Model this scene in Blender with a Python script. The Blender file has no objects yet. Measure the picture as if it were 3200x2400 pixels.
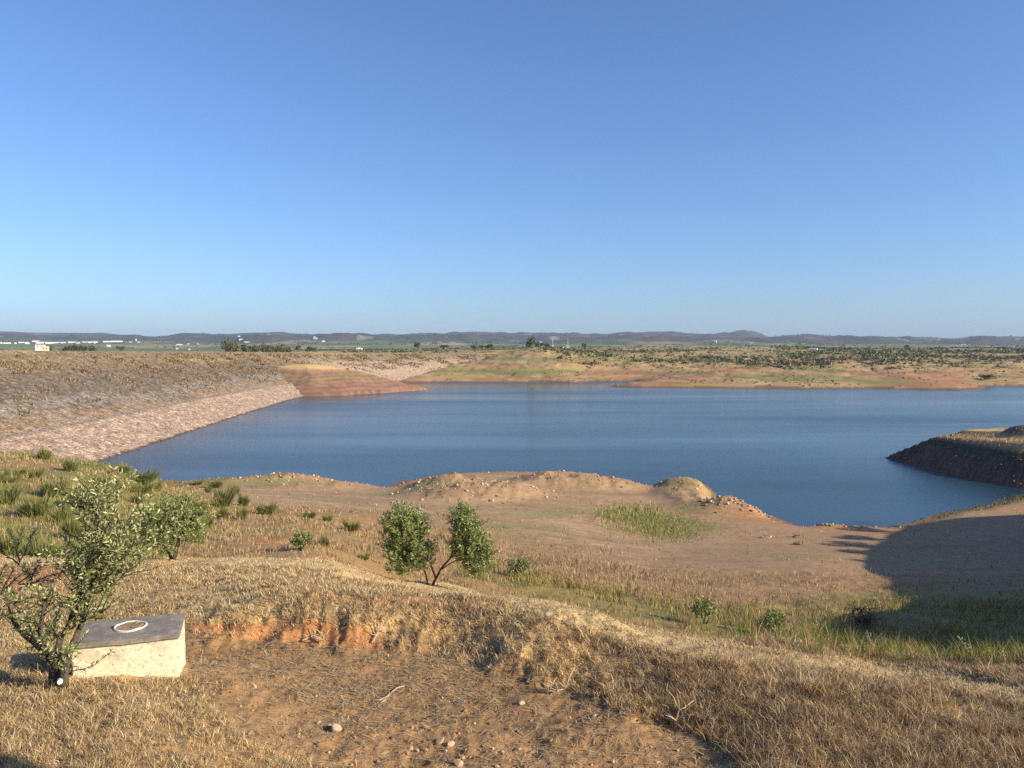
import bpy, math, random
import numpy as np
from mathutils import Vector, Matrix

sc = bpy.context.scene
col = sc.collection
rng = np.random.default_rng(11)
random.seed(5)

# ------------------------------------------------------------------ camera
H = 18.0                        # eye height over the water (water is z = 0)
F = 769.0                       # focal length in pixels of a 1024 px wide frame
PITCH = math.atan((384 - 352) / F)
cam = bpy.data.cameras.new('camera')
cam.sensor_width = 36.0
cam.lens = 36.0 * F / 1024
cam.clip_start = 0.1
cam.clip_end = 40000
camo = bpy.data.objects.new('camera', cam)
col.objects.link(camo)
camo.location = (0, 0, H)
camo.rotation_euler = (math.pi / 2 - PITCH, 0, 0)
sc.camera = camo

# ------------------------------------------------------------------ light
SUN_EL, SUN_AZ = math.radians(23.5), math.radians(112)     # azimuth from +Y towards +X
S = Vector((math.cos(SUN_EL) * math.sin(SUN_AZ), math.cos(SUN_EL) * math.cos(SUN_AZ), math.sin(SUN_EL)))
w = bpy.data.worlds.new('World')
sc.world = w
w.use_nodes = True
wn = w.node_tree
bg = wn.nodes['Background']
sky = wn.nodes.new('ShaderNodeTexSky')
sky.sky_type = 'NISHITA'
sky.sun_disc = False
sky.sun_elevation = SUN_EL
sky.sun_rotation = SUN_AZ
sky.altitude = 200
sky.air_density = 1.0
sky.dust_density = 0.9
sky.ozone_density = 2.6
skm = wn.nodes.new('ShaderNodeMix'); skm.data_type = 'RGBA'; skm.blend_type = 'MULTIPLY'
skm.inputs[0].default_value = 1.0
skm.inputs[7].default_value = (.68, .845, 1.11, 1)          # clear deep blue evening air
wn.links.new(sky.outputs[0], skm.inputs[6])
wn.links.new(skm.outputs[2], bg.inputs[0])
bg.inputs[1].default_value = 0.105
sun = bpy.data.lights.new('sun', 'SUN')
sun.energy = 5.0
sun.angle = math.radians(0.55)
sun.color = (1.0, 0.85, 0.60)
suno = bpy.data.objects.new('sun', sun)
col.objects.link(suno)
suno.location = (60, -40, 80)
suno.rotation_euler = S.to_track_quat('Z', 'Y').to_euler()
sc.view_settings.view_transform = 'Standard'
sc.view_settings.look = 'None'
sc.view_settings.exposure = 0.66
sc.view_settings.gamma = 1.0
sc.render.engine = 'CYCLES'
sc.cycles.use_denoising = False
sc.cycles.use_adaptive_sampling = False
sc.cycles.max_bounces = 5
sc.cycles.diffuse_bounces = 2
sc.cycles.glossy_bounces = 2
sc.cycles.transmission_bounces = 2
sc.cycles.volume_bounces = 0
sc.cycles.transparent_max_bounces = 4
sc.cycles.caustics_reflective = False
sc.cycles.caustics_refractive = False

# ------------------------------------------------------------------ numeric helpers
CP, SP = math.cos(PITCH), math.sin(PITCH)


def sv(v):
    """slope below the eye line of image row v"""
    q = (384 - np.asarray(v, float)) / F
    return (SP - q * CP) / (CP + q * SP)


def av(u, v):
    q = (384 - np.asarray(v, float)) / F
    return ((np.asarray(u, float) - 512) / F) / (CP + q * SP)


def onz(u, v, z=0.0):
    """point of the plane z seen at pixel (u, v)"""
    Y = (H - z) / sv(v)
    return np.array([av(u, v) * Y, Y])


def aty(u, v, Y):
    return np.array([av(u, v) * Y, Y, H - sv(v) * Y])


def proj(x, y, z):
    d = y * CP - (z - H) * SP
    up = y * SP + (z - H) * CP
    d = np.maximum(d, 1e-3)
    return 512 + F * x / d, 384 - F * up / d


def hsh(ix, iy, seed):
    n = (ix.astype(np.int64) * 374761393 + iy.astype(np.int64) * 668265263 + seed * 1274126177) & 0xFFFFFFFF
    n = ((n ^ (n >> 13)) * 1274126177) & 0xFFFFFFFF
    n = (n ^ (n >> 16)) & 0xFFFFFF
    return n.astype(np.float64) / float(0xFFFFFF)


def vn(x, y, seed=0):
    x = np.asarray(x, float); y = np.asarray(y, float)
    ix = np.floor(x); iy = np.floor(y)
    fx = x - ix; fy = y - iy
    fx = fx * fx * (3 - 2 * fx); fy = fy * fy * (3 - 2 * fy)
    a = hsh(ix, iy, seed); b = hsh(ix + 1, iy, seed)
    c = hsh(ix, iy + 1, seed); d = hsh(ix + 1, iy + 1, seed)
    return a + (b - a) * fx + (c - a) * fy + (a - b - c + d) * fx * fy


def fbm(x, y, seed=0, octv=4, gain=0.5):
    t = 0; amp = 1; s = 0
    for i in range(octv):
        t = t + amp * (vn(x * 2 ** i + 17.3 * i, y * 2 ** i - 9.1 * i, seed + i) - 0.5)
        s += amp; amp *= gain
    return t / s * 2          # about -1..1


def ss(x, a, b):
    t = np.clip((x - a) / (b - a), 0, 1)
    return t * t * (3 - 2 * t)


def lerp(a, b, t):
    return a + (b - a) * t


def mixc(c, c2, t):
    return c + (np.asarray(c2) - c) * t[:, None]


def pchip(xk, yk, x):
    xk = np.asarray(xk, float); yk = np.asarray(yk, float)
    h = np.diff(xk); dl = np.diff(yk) / h
    m = np.zeros(len(xk))
    for i in range(1, len(xk) - 1):
        if dl[i - 1] * dl[i] > 0:
            w1 = 2 * h[i] + h[i - 1]; w2 = h[i] + 2 * h[i - 1]
            m[i] = (w1 + w2) / (w1 / dl[i - 1] + w2 / dl[i])
    m[0] = dl[0]; m[-1] = dl[-1]
    x = np.clip(x, xk[0], xk[-1])
    i = np.clip(np.searchsorted(xk, x) - 1, 0, len(xk) - 2)
    t = (x - xk[i]) / h[i]
    return ((1 + 2 * t) * (1 - t) ** 2 * yk[i] + t * (1 - t) ** 2 * h[i] * m[i]
            + t * t * (3 - 2 * t) * yk[i + 1] + t * t * (t - 1) * h[i] * m[i + 1])


def inpoly(px, py, poly):
    px = np.asarray(px, float); py = np.asarray(py, float)
    r = np.zeros(px.shape, bool)
    n = len(poly)
    for i in range(n):
        x1, y1 = poly[i]; x2, y2 = poly[(i + 1) % n]
        if y1 == y2:
            continue
        c = ((y1 > py) != (y2 > py)) & (px < (x2 - x1) * (py - y1) / (y2 - y1) + x1)
        r ^= c
    return r


def sdist(px, py, poly):
    """distance to a polygon's outline, positive inside"""
    d = np.full(px.shape, 1e18)
    n = len(poly)
    for i in range(n):
        x1, y1 = poly[i]; x2, y2 = poly[(i + 1) % n]
        dx, dy = x2 - x1, y2 - y1
        t = np.clip(((px - x1) * dx + (py - y1) * dy) / (dx * dx + dy * dy + 1e-12), 0, 1)
        d = np.minimum(d, (px - x1 - t * dx) ** 2 + (py - y1 - t * dy) ** 2)
    d = np.sqrt(d)
    return np.where(inpoly(px, py, poly), d, -d)


# ------------------------------------------------------------------ terrain tables
# each column: (u, [(distance Y, value)]) - value > 300: the image row seen there; otherwise metres below the eye
NEAR = [
    (-250, [(3.5, 2.9), (5.5, 3.0), (8.5, 3.2), (12, 3.6), (15, 4.2), (22, 5.6), (36, 6.8), (60, 7.6), (75, 8.5), (110, 13)]),
    (0, [(3.5, 2.75), (5.5, 2.85), (7, 2.97), (8.5, 3.2), (10, 3.4), (12, 3.6), (15, 4.1), (18, 5.2), (22, 557.), (28, 535.),
         (36, 512.), (46, 485.), (60, 458.), (66, 452.), (75, 10.6), (95, 14.5), (110, 16.5)]),
    (100, [(3.5, 2.75), (5.5, 2.85), (7, 2.95), (8.5, 3.2), (10, 3.4), (12, 3.6), (15, 559.), (18, 5.25), (22, 558.), (28, 540.),
           (36, 517.), (46, 494.), (60, 472.), (70, 464.), (85, 13.6), (100, 17.0), (110, 17.8)]),
    (200, [(3.5, 2.8), (5.5, 2.95), (7, 3.07), (8.0, 3.2), (8.8, 3.07), (10, 3.35), (12, 3.62), (15, 558.), (18, 5.35), (22, 557.), (28, 540.),
           (36, 528.), (46, 515.), (60, 503.), (75, 495.), (95, 486.), (110, 17.9)]),
    (300, [(3.5, 2.9), (5.5, 3.15), (7, 3.25), (8.1, 3.28), (9.0, 2.98), (10.5, 588.), (12.5, 574.), (15, 557.), (18, 5.5), (22, 558.), (28, 545.),
           (36, 535.), (46, 524.), (60, 512.), (75, 504.), (95, 488.), (110, 17.8)]),
    (430, [(3.5, 3.0), (5.5, 3.2), (7, 3.3), (8.1, 3.32), (9.1, 3.03), (11, 599.), (14, 590.), (17, 583.), (20, 6.6), (24, 8.2),
           (30, 575.), (36, 560.), (46, 545.), (60, 530.), (75, 513.), (95, 490.), (110, 17.9)]),
    (560, [(3.5, 3.0), (5.5, 3.2), (7.3, 3.28), (8.6, 3.0), (10, 614.), (12, 608.), (14.2, 603.), (16, 5.8), (20, 7.5), (25, 8.9), (30, 597.),
           (36, 583.), (46, 565.), (60, 545.), (75, 520.), (95, 490.), (110, 17.9)]),
    (700, [(3.5, 3.0), (5.5, 3.2), (6.4, 3.24), (7.9, 3.12), (9, 652.), (10.4, 645.), (11.8, 640.), (13, 5.3), (16, 6.8), (20, 8.0), (24, 636.),
           (28, 622.), (36, 600.), (46, 578.), (60, 552.), (75, 530.), (90, 17.5), (110, 17.9)]),
    (800, [(3.5, 3.0), (5.5, 3.1), (7, 3.15), (8.6, 667.), (10.5, 654.), (13, 641.), (15, 6.2), (18, 7.7), (22, 9.0), (26, 640.),
           (30, 622.), (36, 607.), (46, 580.), (60, 552.), (70, 538.), (90, 17.7), (110, 17.9)]),
    (900, [(3.5, 3.0), (5.5, 3.1), (7, 3.22), (8.5, 688.), (10, 674.), (12, 661.), (14, 652.), (16, 6.7), (20, 8.4), (24, 652.),
           (28, 637.), (36, 610.), (46, 585.), (60, 556.), (72, 535.), (90, 17.7), (110, 17.9)]),
    (1024, [(3.5, 2.9), (5.5, 3.1), (7, 3.28), (8.5, 3.72), (10, 4.2), (13, 668.), (15, 6.8), (18, 8.2), (22, 9.5), (28, 645.),
            (36, 615.), (46, 585.), (60, 553.), (75, 525.), (95, 17.6), (110, 17.9)]),
    (1300, [(3.5, 2.8), (5.5, 2.9), (7, 3.1), (10, 4.0), (13, 5.2), (18, 7.5), (28, 10.5), (46, 12.5), (75, 16), (95, 17.4), (110, 17.9)]),
]
# far columns: value > 300 an image row, otherwise a height over the water
YF = [330, 400, 440, 480, 520, 560, 620, 700, 800, 950, 1200, 1600, 2200, 3000, 4200, 5500]
FAR = [
    (-300, [6, 8, 9, 10, 11, 12, 13, 14, 15.5, 18, 351., 349., 347., 343.5, 342., 341.]),
    (0, [6, 8, 9, 10, 11, 12, 13, 14, 16, 18, 351., 349., 347., 343.5, 342., 341.]),
    (200, [6, 8, 9, 10, 11, 12, 13, 14, 16, 18, 351., 349.5, 347.5, 344.5, 342., 340.]),
    (350, [-4, -2, 0, 2, 6, 10, 13, 15, 17, 18, 350.6, 349.5, 347.5, 344.5, 342., 340.]),
    (410, [-4, -2, 0, 3, 6, 9, 13, 16, 17.5, 351.4, 350., 349., 347.5, 345., 342., 340.]),
    (470, [0, .2, .5, 3, 8, 12, 16.3, 17.8, 351., 349.3, 348.3, 349., 347.5, 345., 342., 340.]),
    (540, [0, .3, 1, 5, 11.5, 17.5, 20.6, 20.5, 350.6, 349., 347.5, 349., 348., 345., 342., 340.]),
    (600, [0, .5, 1.5, 4, 8, 12, 15.5, 18, 350.5, 347.6, 20, 25, 348., 345., 342., 340.]),
    (700, [.5, 1, 3, 5, 7.5, 10, 13.5, 17, 350.5, 347., 20, 26, 348., 345., 342., 340.]),
    (790, [.5, 1.5, 3.5, 5.5, 7.5, 10, 13, 16.5, 351., 347.5, 20, 26, 348., 345.5, 343., 341.]),
    (842, [.5, 1.5, 3.5, 5.5, 7.5, 10, 12.5, 16, 352., 350.4, 22, 26, 348., 345.5, 343., 342.]),
    (900, [.5, 2, 4, 6, 8, 10, 12.5, 16, 352., 348.5, 20, 25, 348.5, 346., 344., 343.]),
    (1024, [.5, 1, 3, 5, 8, 10, 12.5, 16, 352.3, 349., 20, 25, 348.5, 346., 344.5, 343.]),
    (1350, [.5, 1, 3, 5, 8, 10, 12.5, 16, 352.3, 349., 20, 25, 348.5, 346., 344.5, 343.]),
]
SKY = [(-900, 1036), (0, 1036), (93, 1040.5), (137, 1041.2), (276, 1042), (325, 1041), (361, 1046.6), (422, 1055), (483, 1057.6), (540, 1054), (577, 1054),
       (608, 1049), (672, 1046.6), (772, 1041.2), (894, 1041.2), (931, 1046.6), (960, 1044.7), (984, 1049.8), (1011, 1045.4),
       (1080, 1049), (1124, 1046), (1178, 1046.6), (1212, 1044.2), (1246, 1048.6), (1319, 1042.2), (1356, 1041.7), (1385, 1044.2),
       (1471, 1038), (1515, 1038), (1544, 1040.5), (1568, 1038.8), (1600, 1043.7), (1629, 1038.8), (1661, 1042.2), (1693, 1040.5),
       (1727, 1042.5), (1746, 1046.6), (1820, 1044.7), (1881, 1046.6), (1930, 1042.5), (1964, 1037.6), (1986, 1041.3), (2027, 1037.6),
       (2103, 1036.1), (2140, 1041.7), (2225, 1046), (2262, 1039.3), (2279, 1041.7), (2300, 1035), (2325, 1032.7), (2350, 1034.5), (2375, 1043), (2399, 1054),
       (2467, 1054.7), (2496, 1051), (2540, 1055.7), (2579, 1051), (2618, 1055), (2660, 1051.5), (2714, 1054), (2745, 1059.6),
       (2799, 1061.3), (2826, 1057.6), (2850, 1061.3), (2870, 1056.4), (2904, 1060.5), (2936, 1057), (2990, 1059.6), (3075, 1054.7),
       (3107, 1055.9), (3146, 1052), (3200, 1055.2), (4200, 1055)]
SKU = np.array([s[0] for s in SKY]) / 3.125
SKV = np.array([s[1] for s in SKY]) / 3.125


def lattice(table, Ymin, Ymax, na=260, ny=520, far=False):
    ly = np.linspace(math.log(Ymin), math.log(Ymax), ny)
    ac = []
    cols = []
    for u, ent in table:
        ac.append((u - 512) / F / (0.99 if not far else 1.0))
        yk = [math.log(e[0]) for e in ent]
        zk = []
        for Y, v in ent:
            if v > 300:
                zk.append(H - sv(v) * Y)
            else:
                zk.append(v if far else H - v)
        cols.append(pchip(yk, zk, ly))
    cols = np.array(cols)
    aa = np.linspace(ac[0], ac[-1], na)
    Z = np.zeros((na, ny))
    for k in range(ny):
        Z[:, k] = pchip(ac, cols[:, k], aa)
    return aa, ly, Z


def look(L, a, y):
    aa, ly, Z = L
    i = np.clip((a - aa[0]) / (aa[1] - aa[0]), 0, len(aa) - 1.001)
    k = np.clip((np.log(np.maximum(y, 1e-3)) - ly[0]) / (ly[1] - ly[0]), 0, len(ly) - 1.001)
    i0 = i.astype(int); k0 = k.astype(int); fi = i - i0; fk = k - k0
    return (Z[i0, k0] * (1 - fi) * (1 - fk) + Z[i0 + 1, k0] * fi * (1 - fk)
            + Z[i0, k0 + 1] * (1 - fi) * fk + Z[i0 + 1, k0 + 1] * fi * fk)


LN = lattice(NEAR, 3.5, 110)
LF = lattice([(u, list(zip(YF, vs))) for u, vs in FAR], 330, 5500, far=True)

k2 = 1 / 2.16016
near_shore_px = [(480, 1042), (640, 1041), (700, 1042), (735, 1049), (830, 1053), (862, 1040), (930, 1029), (1000, 1023), (1100, 1019),
                 (1170, 1021), (1262, 1028), (1300, 1041), (1330, 1053), (1380, 1055), (1455, 1048), (1480, 1040), (1520, 1043), (1545, 1066),
                 (1556, 1096), (1600, 1097), (1640, 1108), (1700, 1130), (1735, 1139), (1770, 1137), (1830, 1139), (1900, 1139), (1950, 1132), (2050, 1107),
                 (2150, 1086), (2212, 1070)]
NEAR_POLY = [(-500, 100), (-66, 112)] + [tuple(onz(x * k2, y * k2)) for x, y in near_shore_px] + \
            [(80, 93), (100, 90), (140, 95), (500, 100), (500, -900), (-500, -900)]
prom_px = [(2212, 1056), (2120, 1042), (2000, 1012), (1950, 1000), (1910, 989)]
PROM_POLY = [tuple(onz(x * k2, y * k2)) for x, y in prom_px] + [(70, 134), (84, 151), (110, 165), (240, 165), (240, 96), (75, 93)]
far_px = [(405, 383), (440, 382.5), (500, 382.3), (540, 382.2), (577, 383.2), (592, 381.8), (632, 381), (638, 382.3), (615, 385), (609, 386.6),
          (640, 387.6), (700, 387.9), (768, 388.3), (800, 389), (830, 388.8), (870, 388.6), (930, 390), (965, 390.4), (984, 388.8),
          (988, 386.4), (1024, 386.2), (1120, 388), (1400, 390)]
FAR_POLY = [(-9000, 330), (-160, 330), (-120, 470)] + [tuple(onz(u, v)) for u, v in far_px] + [(9000, 330), (9000, 12000), (-9000, 12000)]
RED_POLY = [tuple(onz(u, v)) for u, v in [(303, 396.5), (340, 395.6), (380, 393.2), (408, 391.2), (427, 389.8)]] + \
           [(-48, 385), (-66, 408), (-90, 425), (-150, 430), (-150, 325)]
MOUNDS = []
for x, y, rx, ry, h, z in [(1020, 1066, 9, 7, 1.25, 1), (960, 1055, 5, 5, .9, .5), (1255, 1046, 10, 6, 1.3, .6), (1503, 1076, 4.8, 9, .85, .6), (1475, 1052, 4, 5, .8, .4),
                           (1607, 1106, 4.5, 3, 1.0, .3), (690, 1052, 9, 4, .6, .3), (1800, 1140, 5, 2, .35, .1), (560, 1050, 10, 3, .8, .3)]:
    p = onz(x * k2, y * k2, z)
    MOUNDS.append((p[0], p[1], rx, ry, h))


def terrain(x, y):
    x = np.asarray(x, float); y = np.asarray(y, float)
    n = x.size
    r = np.hypot(x, y)
    ys = np.maximum(y, 3.5)
    a = x / np.maximum(ys, 0.2 * np.abs(x) + 1e-6)
    z = np.full(n, -5.0)
    # near land -------------------------------------------------
    m = r < 700
    xm, ym, am = x[m], y[m], a[m]
    d1 = sdist(xm, ym, NEAR_POLY)
    d1 = d1 + 0.8 * fbm(xm / 6, ym / 6, 3) * ss(ym, 60, 75)
    ywarp = ym + (.34 * fbm(xm / .9, ym / 3, 35, 3) + .10 * fbm(xm / .2, ym / .4, 36, 2)) * ss(ym, 5.6, 6.6) * (1 - ss(ym, 9, 11))
    zn = look(LN, am, np.maximum(ywarp, 3.5))
    # terrace the photographer stands on, behind the bench
    zn = lerp(zn, H - 1.62, 1 - ss(ym, 1.2, 3.6))
    # hill on the right, outside the picture
    hill = ss(xm - 0.72 * np.maximum(ym, 0), 3.5, 13) * (1 - ss(ym, 66, 92)) * ss(ym, 1, 8)
    zn = lerp(zn, lerp(15.2, 12.2, ss(ym, 22, 34)) + 1.0 * fbm(xm / 20, ym / 20, 8), hill)
    # rough ground
    far_k = np.clip(ym / 20, 0.05, 3)
    nz = fbm(xm / 2.2, ym / 2.2, 21) * 0.10 * np.clip(ym / 12, .25, 1.6) + fbm(xm / .5, ym / .5, 22, 3) * 0.035 + fbm(xm / 9, ym / 9, 23) * .25 * ss(ym, 18, 32)
    nz += fbm(xm / .09, ym / .09, 24, 3) * 0.020 * (1 - ss(ym, 9, 16))
    # broken soil of the little cut bank beside the track
    um, vm = proj(xm, ym, zn)
    bank = (1 - ss(np.abs(vm - (632 + (um - 300) * .03 + np.maximum(um - 430, 0) * .30)), 8, 30)) * ss(um, 170, 215) * (1 - ss(um, 640, 740)) * (ym > 5) * (ym < 10)
    nz += bank * (fbm(xm / .07, ym / .07, 34, 2) * .035 + fbm(xm / .32, ym / .32, 31, 4) * .06 - np.maximum(0, fbm(xm / .22, ym / .5, 33, 2)) * .09)
    beach = 1 - ss(d1, 25, 45)
    zn = zn + nz * (1 - .75 * beach * (ym > 50))
    for mx, my, rx, ry, h in MOUNDS:
        q = ((xm - mx) / rx) ** 2 + ((ym - my) / ry) ** 2
        zn = zn + h * np.exp(-(q * 1.25) ** 2.2) * (1 + .35 * fbm(xm / 1.5, ym / 1.5, 41)) + 0
    shore = 0.055 * d1 + .35 * ss(d1, .5, 3.)
    zs = shore.copy()
    for mx, my, rx, ry, h in MOUNDS:
        q = ((xm - mx) / rx) ** 2 + ((ym - my) / ry) ** 2
        zs = zs + h * np.exp(-(q * 1.25) ** 2.2) * ss(d1, 0, 2.5) * (1 + .3 * fbm(xm / 1.5, ym / 1.5, 41))
    zl = lerp(zs, np.maximum(zn, .3), ss(d1, 3, 24))
    zl = np.where(d1 > 0, zl, np.maximum(-.22 * np.abs(d1), -5))
    z[m] = np.maximum(z[m], zl)
    # promontory -------------------------------------------------
    m = (x > 40) & (x < 260) & (y > 70) & (y < 190)
    if m.any():
        xm, ym = x[m], y[m]
        d = sdist(xm, ym, PROM_POLY) + .7 * fbm(xm / 5, ym / 5, 51)
        h = np.where(d > 0, .66 * d, .25 * d)
        st = h / .62
        h2 = (np.floor(st) + ss(st - np.floor(st), .25, .95)) * .62
        h = lerp(h, h2, .8)
        top = 4.3 + .3 * fbm(xm / 9, ym / 9, 52) + 2.0 * np.exp(-(((xm - 81) / 3.2) ** 2 + ((ym - 121) / 4) ** 2) ** 1.5) - .05 * (ym - 125)
        h = -np.logaddexp(-h * 4, -top * 4) / 4
        h = h + fbm(xm / 1.6, ym / 1.6, 53, 3) * .10 * ss(h, 0, .6)
        z[m] = np.maximum(z[m], np.maximum(h, -5))
    # far land ---------------------------------------------------
    m = y > 300
    if m.any():
        xm, ym = x[m], y[m]
        am = xm / ym
        d = np.full(xm.shape, 1e4)
        mm = ym < 900
        d[mm] = sdist(xm[mm], ym[mm], FAR_POLY)
        d = d + 3 * fbm(xm / 18, ym / 18, 61) * (ym < 700)
        zf = look(LF, am, ym)
        u = 512 + am * F
        skyz = H - sv(np.interp(u, SKU, SKV)) * 7000
        t = ss(np.log(ym), math.log(5200), math.log(7000))
        zf = lerp(zf, skyz, t)
        zf = lerp(zf, -20, ss(ym, 7300, 9300))
        amp = 2.2 * ss(ym, 420, 620) * (1 - ss(ym, 1000, 1500)) + 3 * ss(ym, 1500, 2500) + 34 * ss(ym, 2800, 4200) * (1 - ss(ym, 5600, 6600))
        rid = 1 - 2 * np.abs(fbm(xm / 700, ym / 520, 63, 4))
        zf = zf + amp * (0.5 * fbm(xm / 45 * np.clip(500 / ym, .12, 1), ym / 60 * np.clip(500 / ym, .12, 1), 62) + 1.5 * (rid - .35) * ss(ym, 2500, 3500))
        hb_ = ss(ym, 3200, 3900) * (1 - ss(ym, 5500, 6300))
        zf = zf + hb_ * 26 * fbm(xm / 230, ym / 300, 64, 3)
        # washed-out terraces of the drawn-down bank
        st = zf / 1.7
        tr = (np.floor(st) + ss(st - np.floor(st), .2, .8)) * 1.7
        zf = lerp(zf, tr, .5 * (1 - ss(ym, 520, 640)))
        zf = zf + (1.0 * fbm(xm / 14, ym / 14, 65) + .45 * fbm(xm / 4, ym / 6, 69) + 2.4 * (0.4 - np.abs(fbm(xm / 34, ym / 40, 68)))) * (ym < 1000)
        zl = lerp(.10 * d + .6 * ss(d, .5, 5), np.maximum(zf, .5), ss(d, 8, 55))
        zl = np.where(d > 0, zl, np.maximum(.2 * d, -5))
        z[m] = np.maximum(z[m], zl)
        # red spur of natural ground below the dam
        mm = (xm > -170) & (xm < -20) & (ym < 450)
        if mm.any():
            d = sdist(xm[mm], ym[mm], RED_POLY) + 2 * fbm(xm[mm] / 14, ym[mm] / 14, 66)
            h = .27 * d + .5 * ss(d, 0, 2)
            st = h / 1.5
            h = lerp(h, (np.floor(st) + ss(st - np.floor(st), .2, .8)) * 1.5, .5)
            h = -np.logaddexp(-h, -(12.6 + .5 * fbm(xm[mm] / 9, ym[mm] / 9, 67)))
            h = np.where(d > 0, h, np.maximum(.2 * d, -5))
            zz = z[m]
            zz[mm] = np.maximum(zz[mm], h)
            z[m] = zz
    return z


def ground_at(x, y):
    return float(terrain(np.array([x]), np.array([y]))[0])


def find_ground(u, v, ymin=3.6, ymax=400):
    """first terrain point seen through pixel (u, v)"""
    Y = np.exp(np.linspace(math.log(ymin), math.log(ymax), 3000))
    a = float(av(u, v)); s = float(sv(v))
    z = terrain(a * Y, Y)
    hit = np.nonzero(z >= H - s * Y)[0]
    i = hit[0] if len(hit) else len(Y) - 1
    return np.array([a * Y[i], Y[i], z[i]])


# ------------------------------------------------------------------ materials
def mat(name):
    m = bpy.data.materials.new(name)
    m.use_nodes = True
    nt = m.node_tree
    return m, nt, nt.nodes['Principled BSDF'], nt.links


def nd(nt, t, **kw):
    n = nt.nodes.new(t)
    for k, v in kw.items():
        if k in n.inputs:
            n.inputs[k].default_value = v
        else:
            setattr(n, k, v)
    return n


def noise_mul(nt, lk, src, scale, lo, hi, coord, detail=5):
    """src * a noise between lo and hi"""
    n = nd(nt, 'ShaderNodeTexNoise', Scale=scale, Detail=detail, Roughness=.65)
    lk.new(coord, n.inputs['Vector'])
    r = nd(nt, 'ShaderNodeMapRange')
    r.inputs[1].default_value = .3; r.inputs[2].default_value = .7
    r.inputs[3].default_value = lo; r.inputs[4].default_value = hi
    lk.new(n.outputs[0], r.inputs[0])
    mx = nd(nt, 'ShaderNodeVectorMath', operation='SCALE')
    lk.new(src, mx.inputs[0]); lk.new(r.outputs[0], mx.inputs['Scale'])
    return mx.outputs[0], n.outputs[0]


def vcol_mat(name, rough=.95, noises=(), bump=0, bscale=10, bdist=.1, trans=0):
    m, nt, b, lk = mat(name)
    at = nd(nt, 'ShaderNodeAttribute', attribute_name='Col')
    c = at.outputs['Color']
    geo = nd(nt, 'ShaderNodeNewGeometry')
    for s_, lo, hi in noises:
        c, f = noise_mul(nt, lk, c, s_, lo, hi, geo.outputs['Position'])
    lk.new(c, b.inputs['Base Color'])
    b.inputs['Roughness'].default_value = rough
    b.inputs['Specular IOR Level'].default_value = .15
    if bump:
        n = nd(nt, 'ShaderNodeTexNoise', Scale=bscale, Detail=8, Roughness=.7)
        lk.new(geo.outputs['Position'], n.inputs['Vector'])
        bp = nd(nt, 'ShaderNodeBump', Strength=bump, Distance=bdist)
        lk.new(n.outputs[0], bp.inputs['Height'])
        lk.new(bp.outputs[0], b.inputs['Normal'])
    if trans:
        tr = nd(nt, 'ShaderNodeBsdfTranslucent')
        lk.new(c, tr.inputs['Color'])
        mx = nd(nt, 'ShaderNodeMixShader')
        mx.inputs[0].default_value = trans
        lk.new(b.outputs[0], mx.inputs[1]); lk.new(tr.outputs[0], mx.inputs[2])
        lk.new(mx.outputs[0], nt.nodes['Material Output'].inputs['Surface'])
    return m


def plain(name, c, rough=.9, noise=0, scale=8, bump=0, lo=.75):
    m, nt, b, lk = mat(name)
    b.inputs['Roughness'].default_value = rough
    b.inputs['Specular IOR Level'].default_value = .2
    rgb = nd(nt, 'ShaderNodeRGB'); rgb.outputs[0].default_value = (*c, 1)
    src = rgb.outputs[0]
    tc = nd(nt, 'ShaderNodeTexCoord')
    if noise:
        src, f = noise_mul(nt, lk, src, scale, 1 - noise, 1 + noise * .6, tc.outputs['Object'])
        if bump:
            bp = nd(nt, 'ShaderNodeBump', Strength=bump, Distance=.02)
            lk.new(f, bp.inputs['Height']); lk.new(bp.outputs[0], b.inputs['Normal'])
    lk.new(src, b.inputs['Base Color'])
    return m


M_ground = vcol_mat('soil_and_dry_grass', .97, [(1.6, .8, 1.18), (14, .75, 1.22)], bump=.55, bscale=9, bdist=.06)
M_grass = vcol_mat('grass_blades', .8, trans=.28)
M_leaf = vcol_mat('leaves', .55, trans=.18)
M_scrub = vcol_mat('scrub_leaves', .9, trans=.1)
M_stone = vcol_mat('stone', .9, [(18, .75, 1.2)], bump=.5, bscale=40, bdist=.01)
M_bark = plain('olive_bark', (.095, .075, .058), .95, .5, 30, .6)
M_twig = plain('dry_wood', (.50, .40, .27), .95, .4, 40, .3)
M_white = plain('white_plaster', (.82, .80, .74), .9, .12, .3)
M_roof = plain('pale_roof', (.62, .55, .48), .9, .2, .4)
M_tile = plain('terracotta_roof', (.42, .22, .14), .9, .25, .6)
M_cream = plain('cream_plaster', (.75, .62, .40), .9, .15, 1)
M_dark = plain('dark_opening', (.03, .03, .035), .5)
M_steel = plain('galvanised_steel', (.55, .55, .55), .6)


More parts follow.
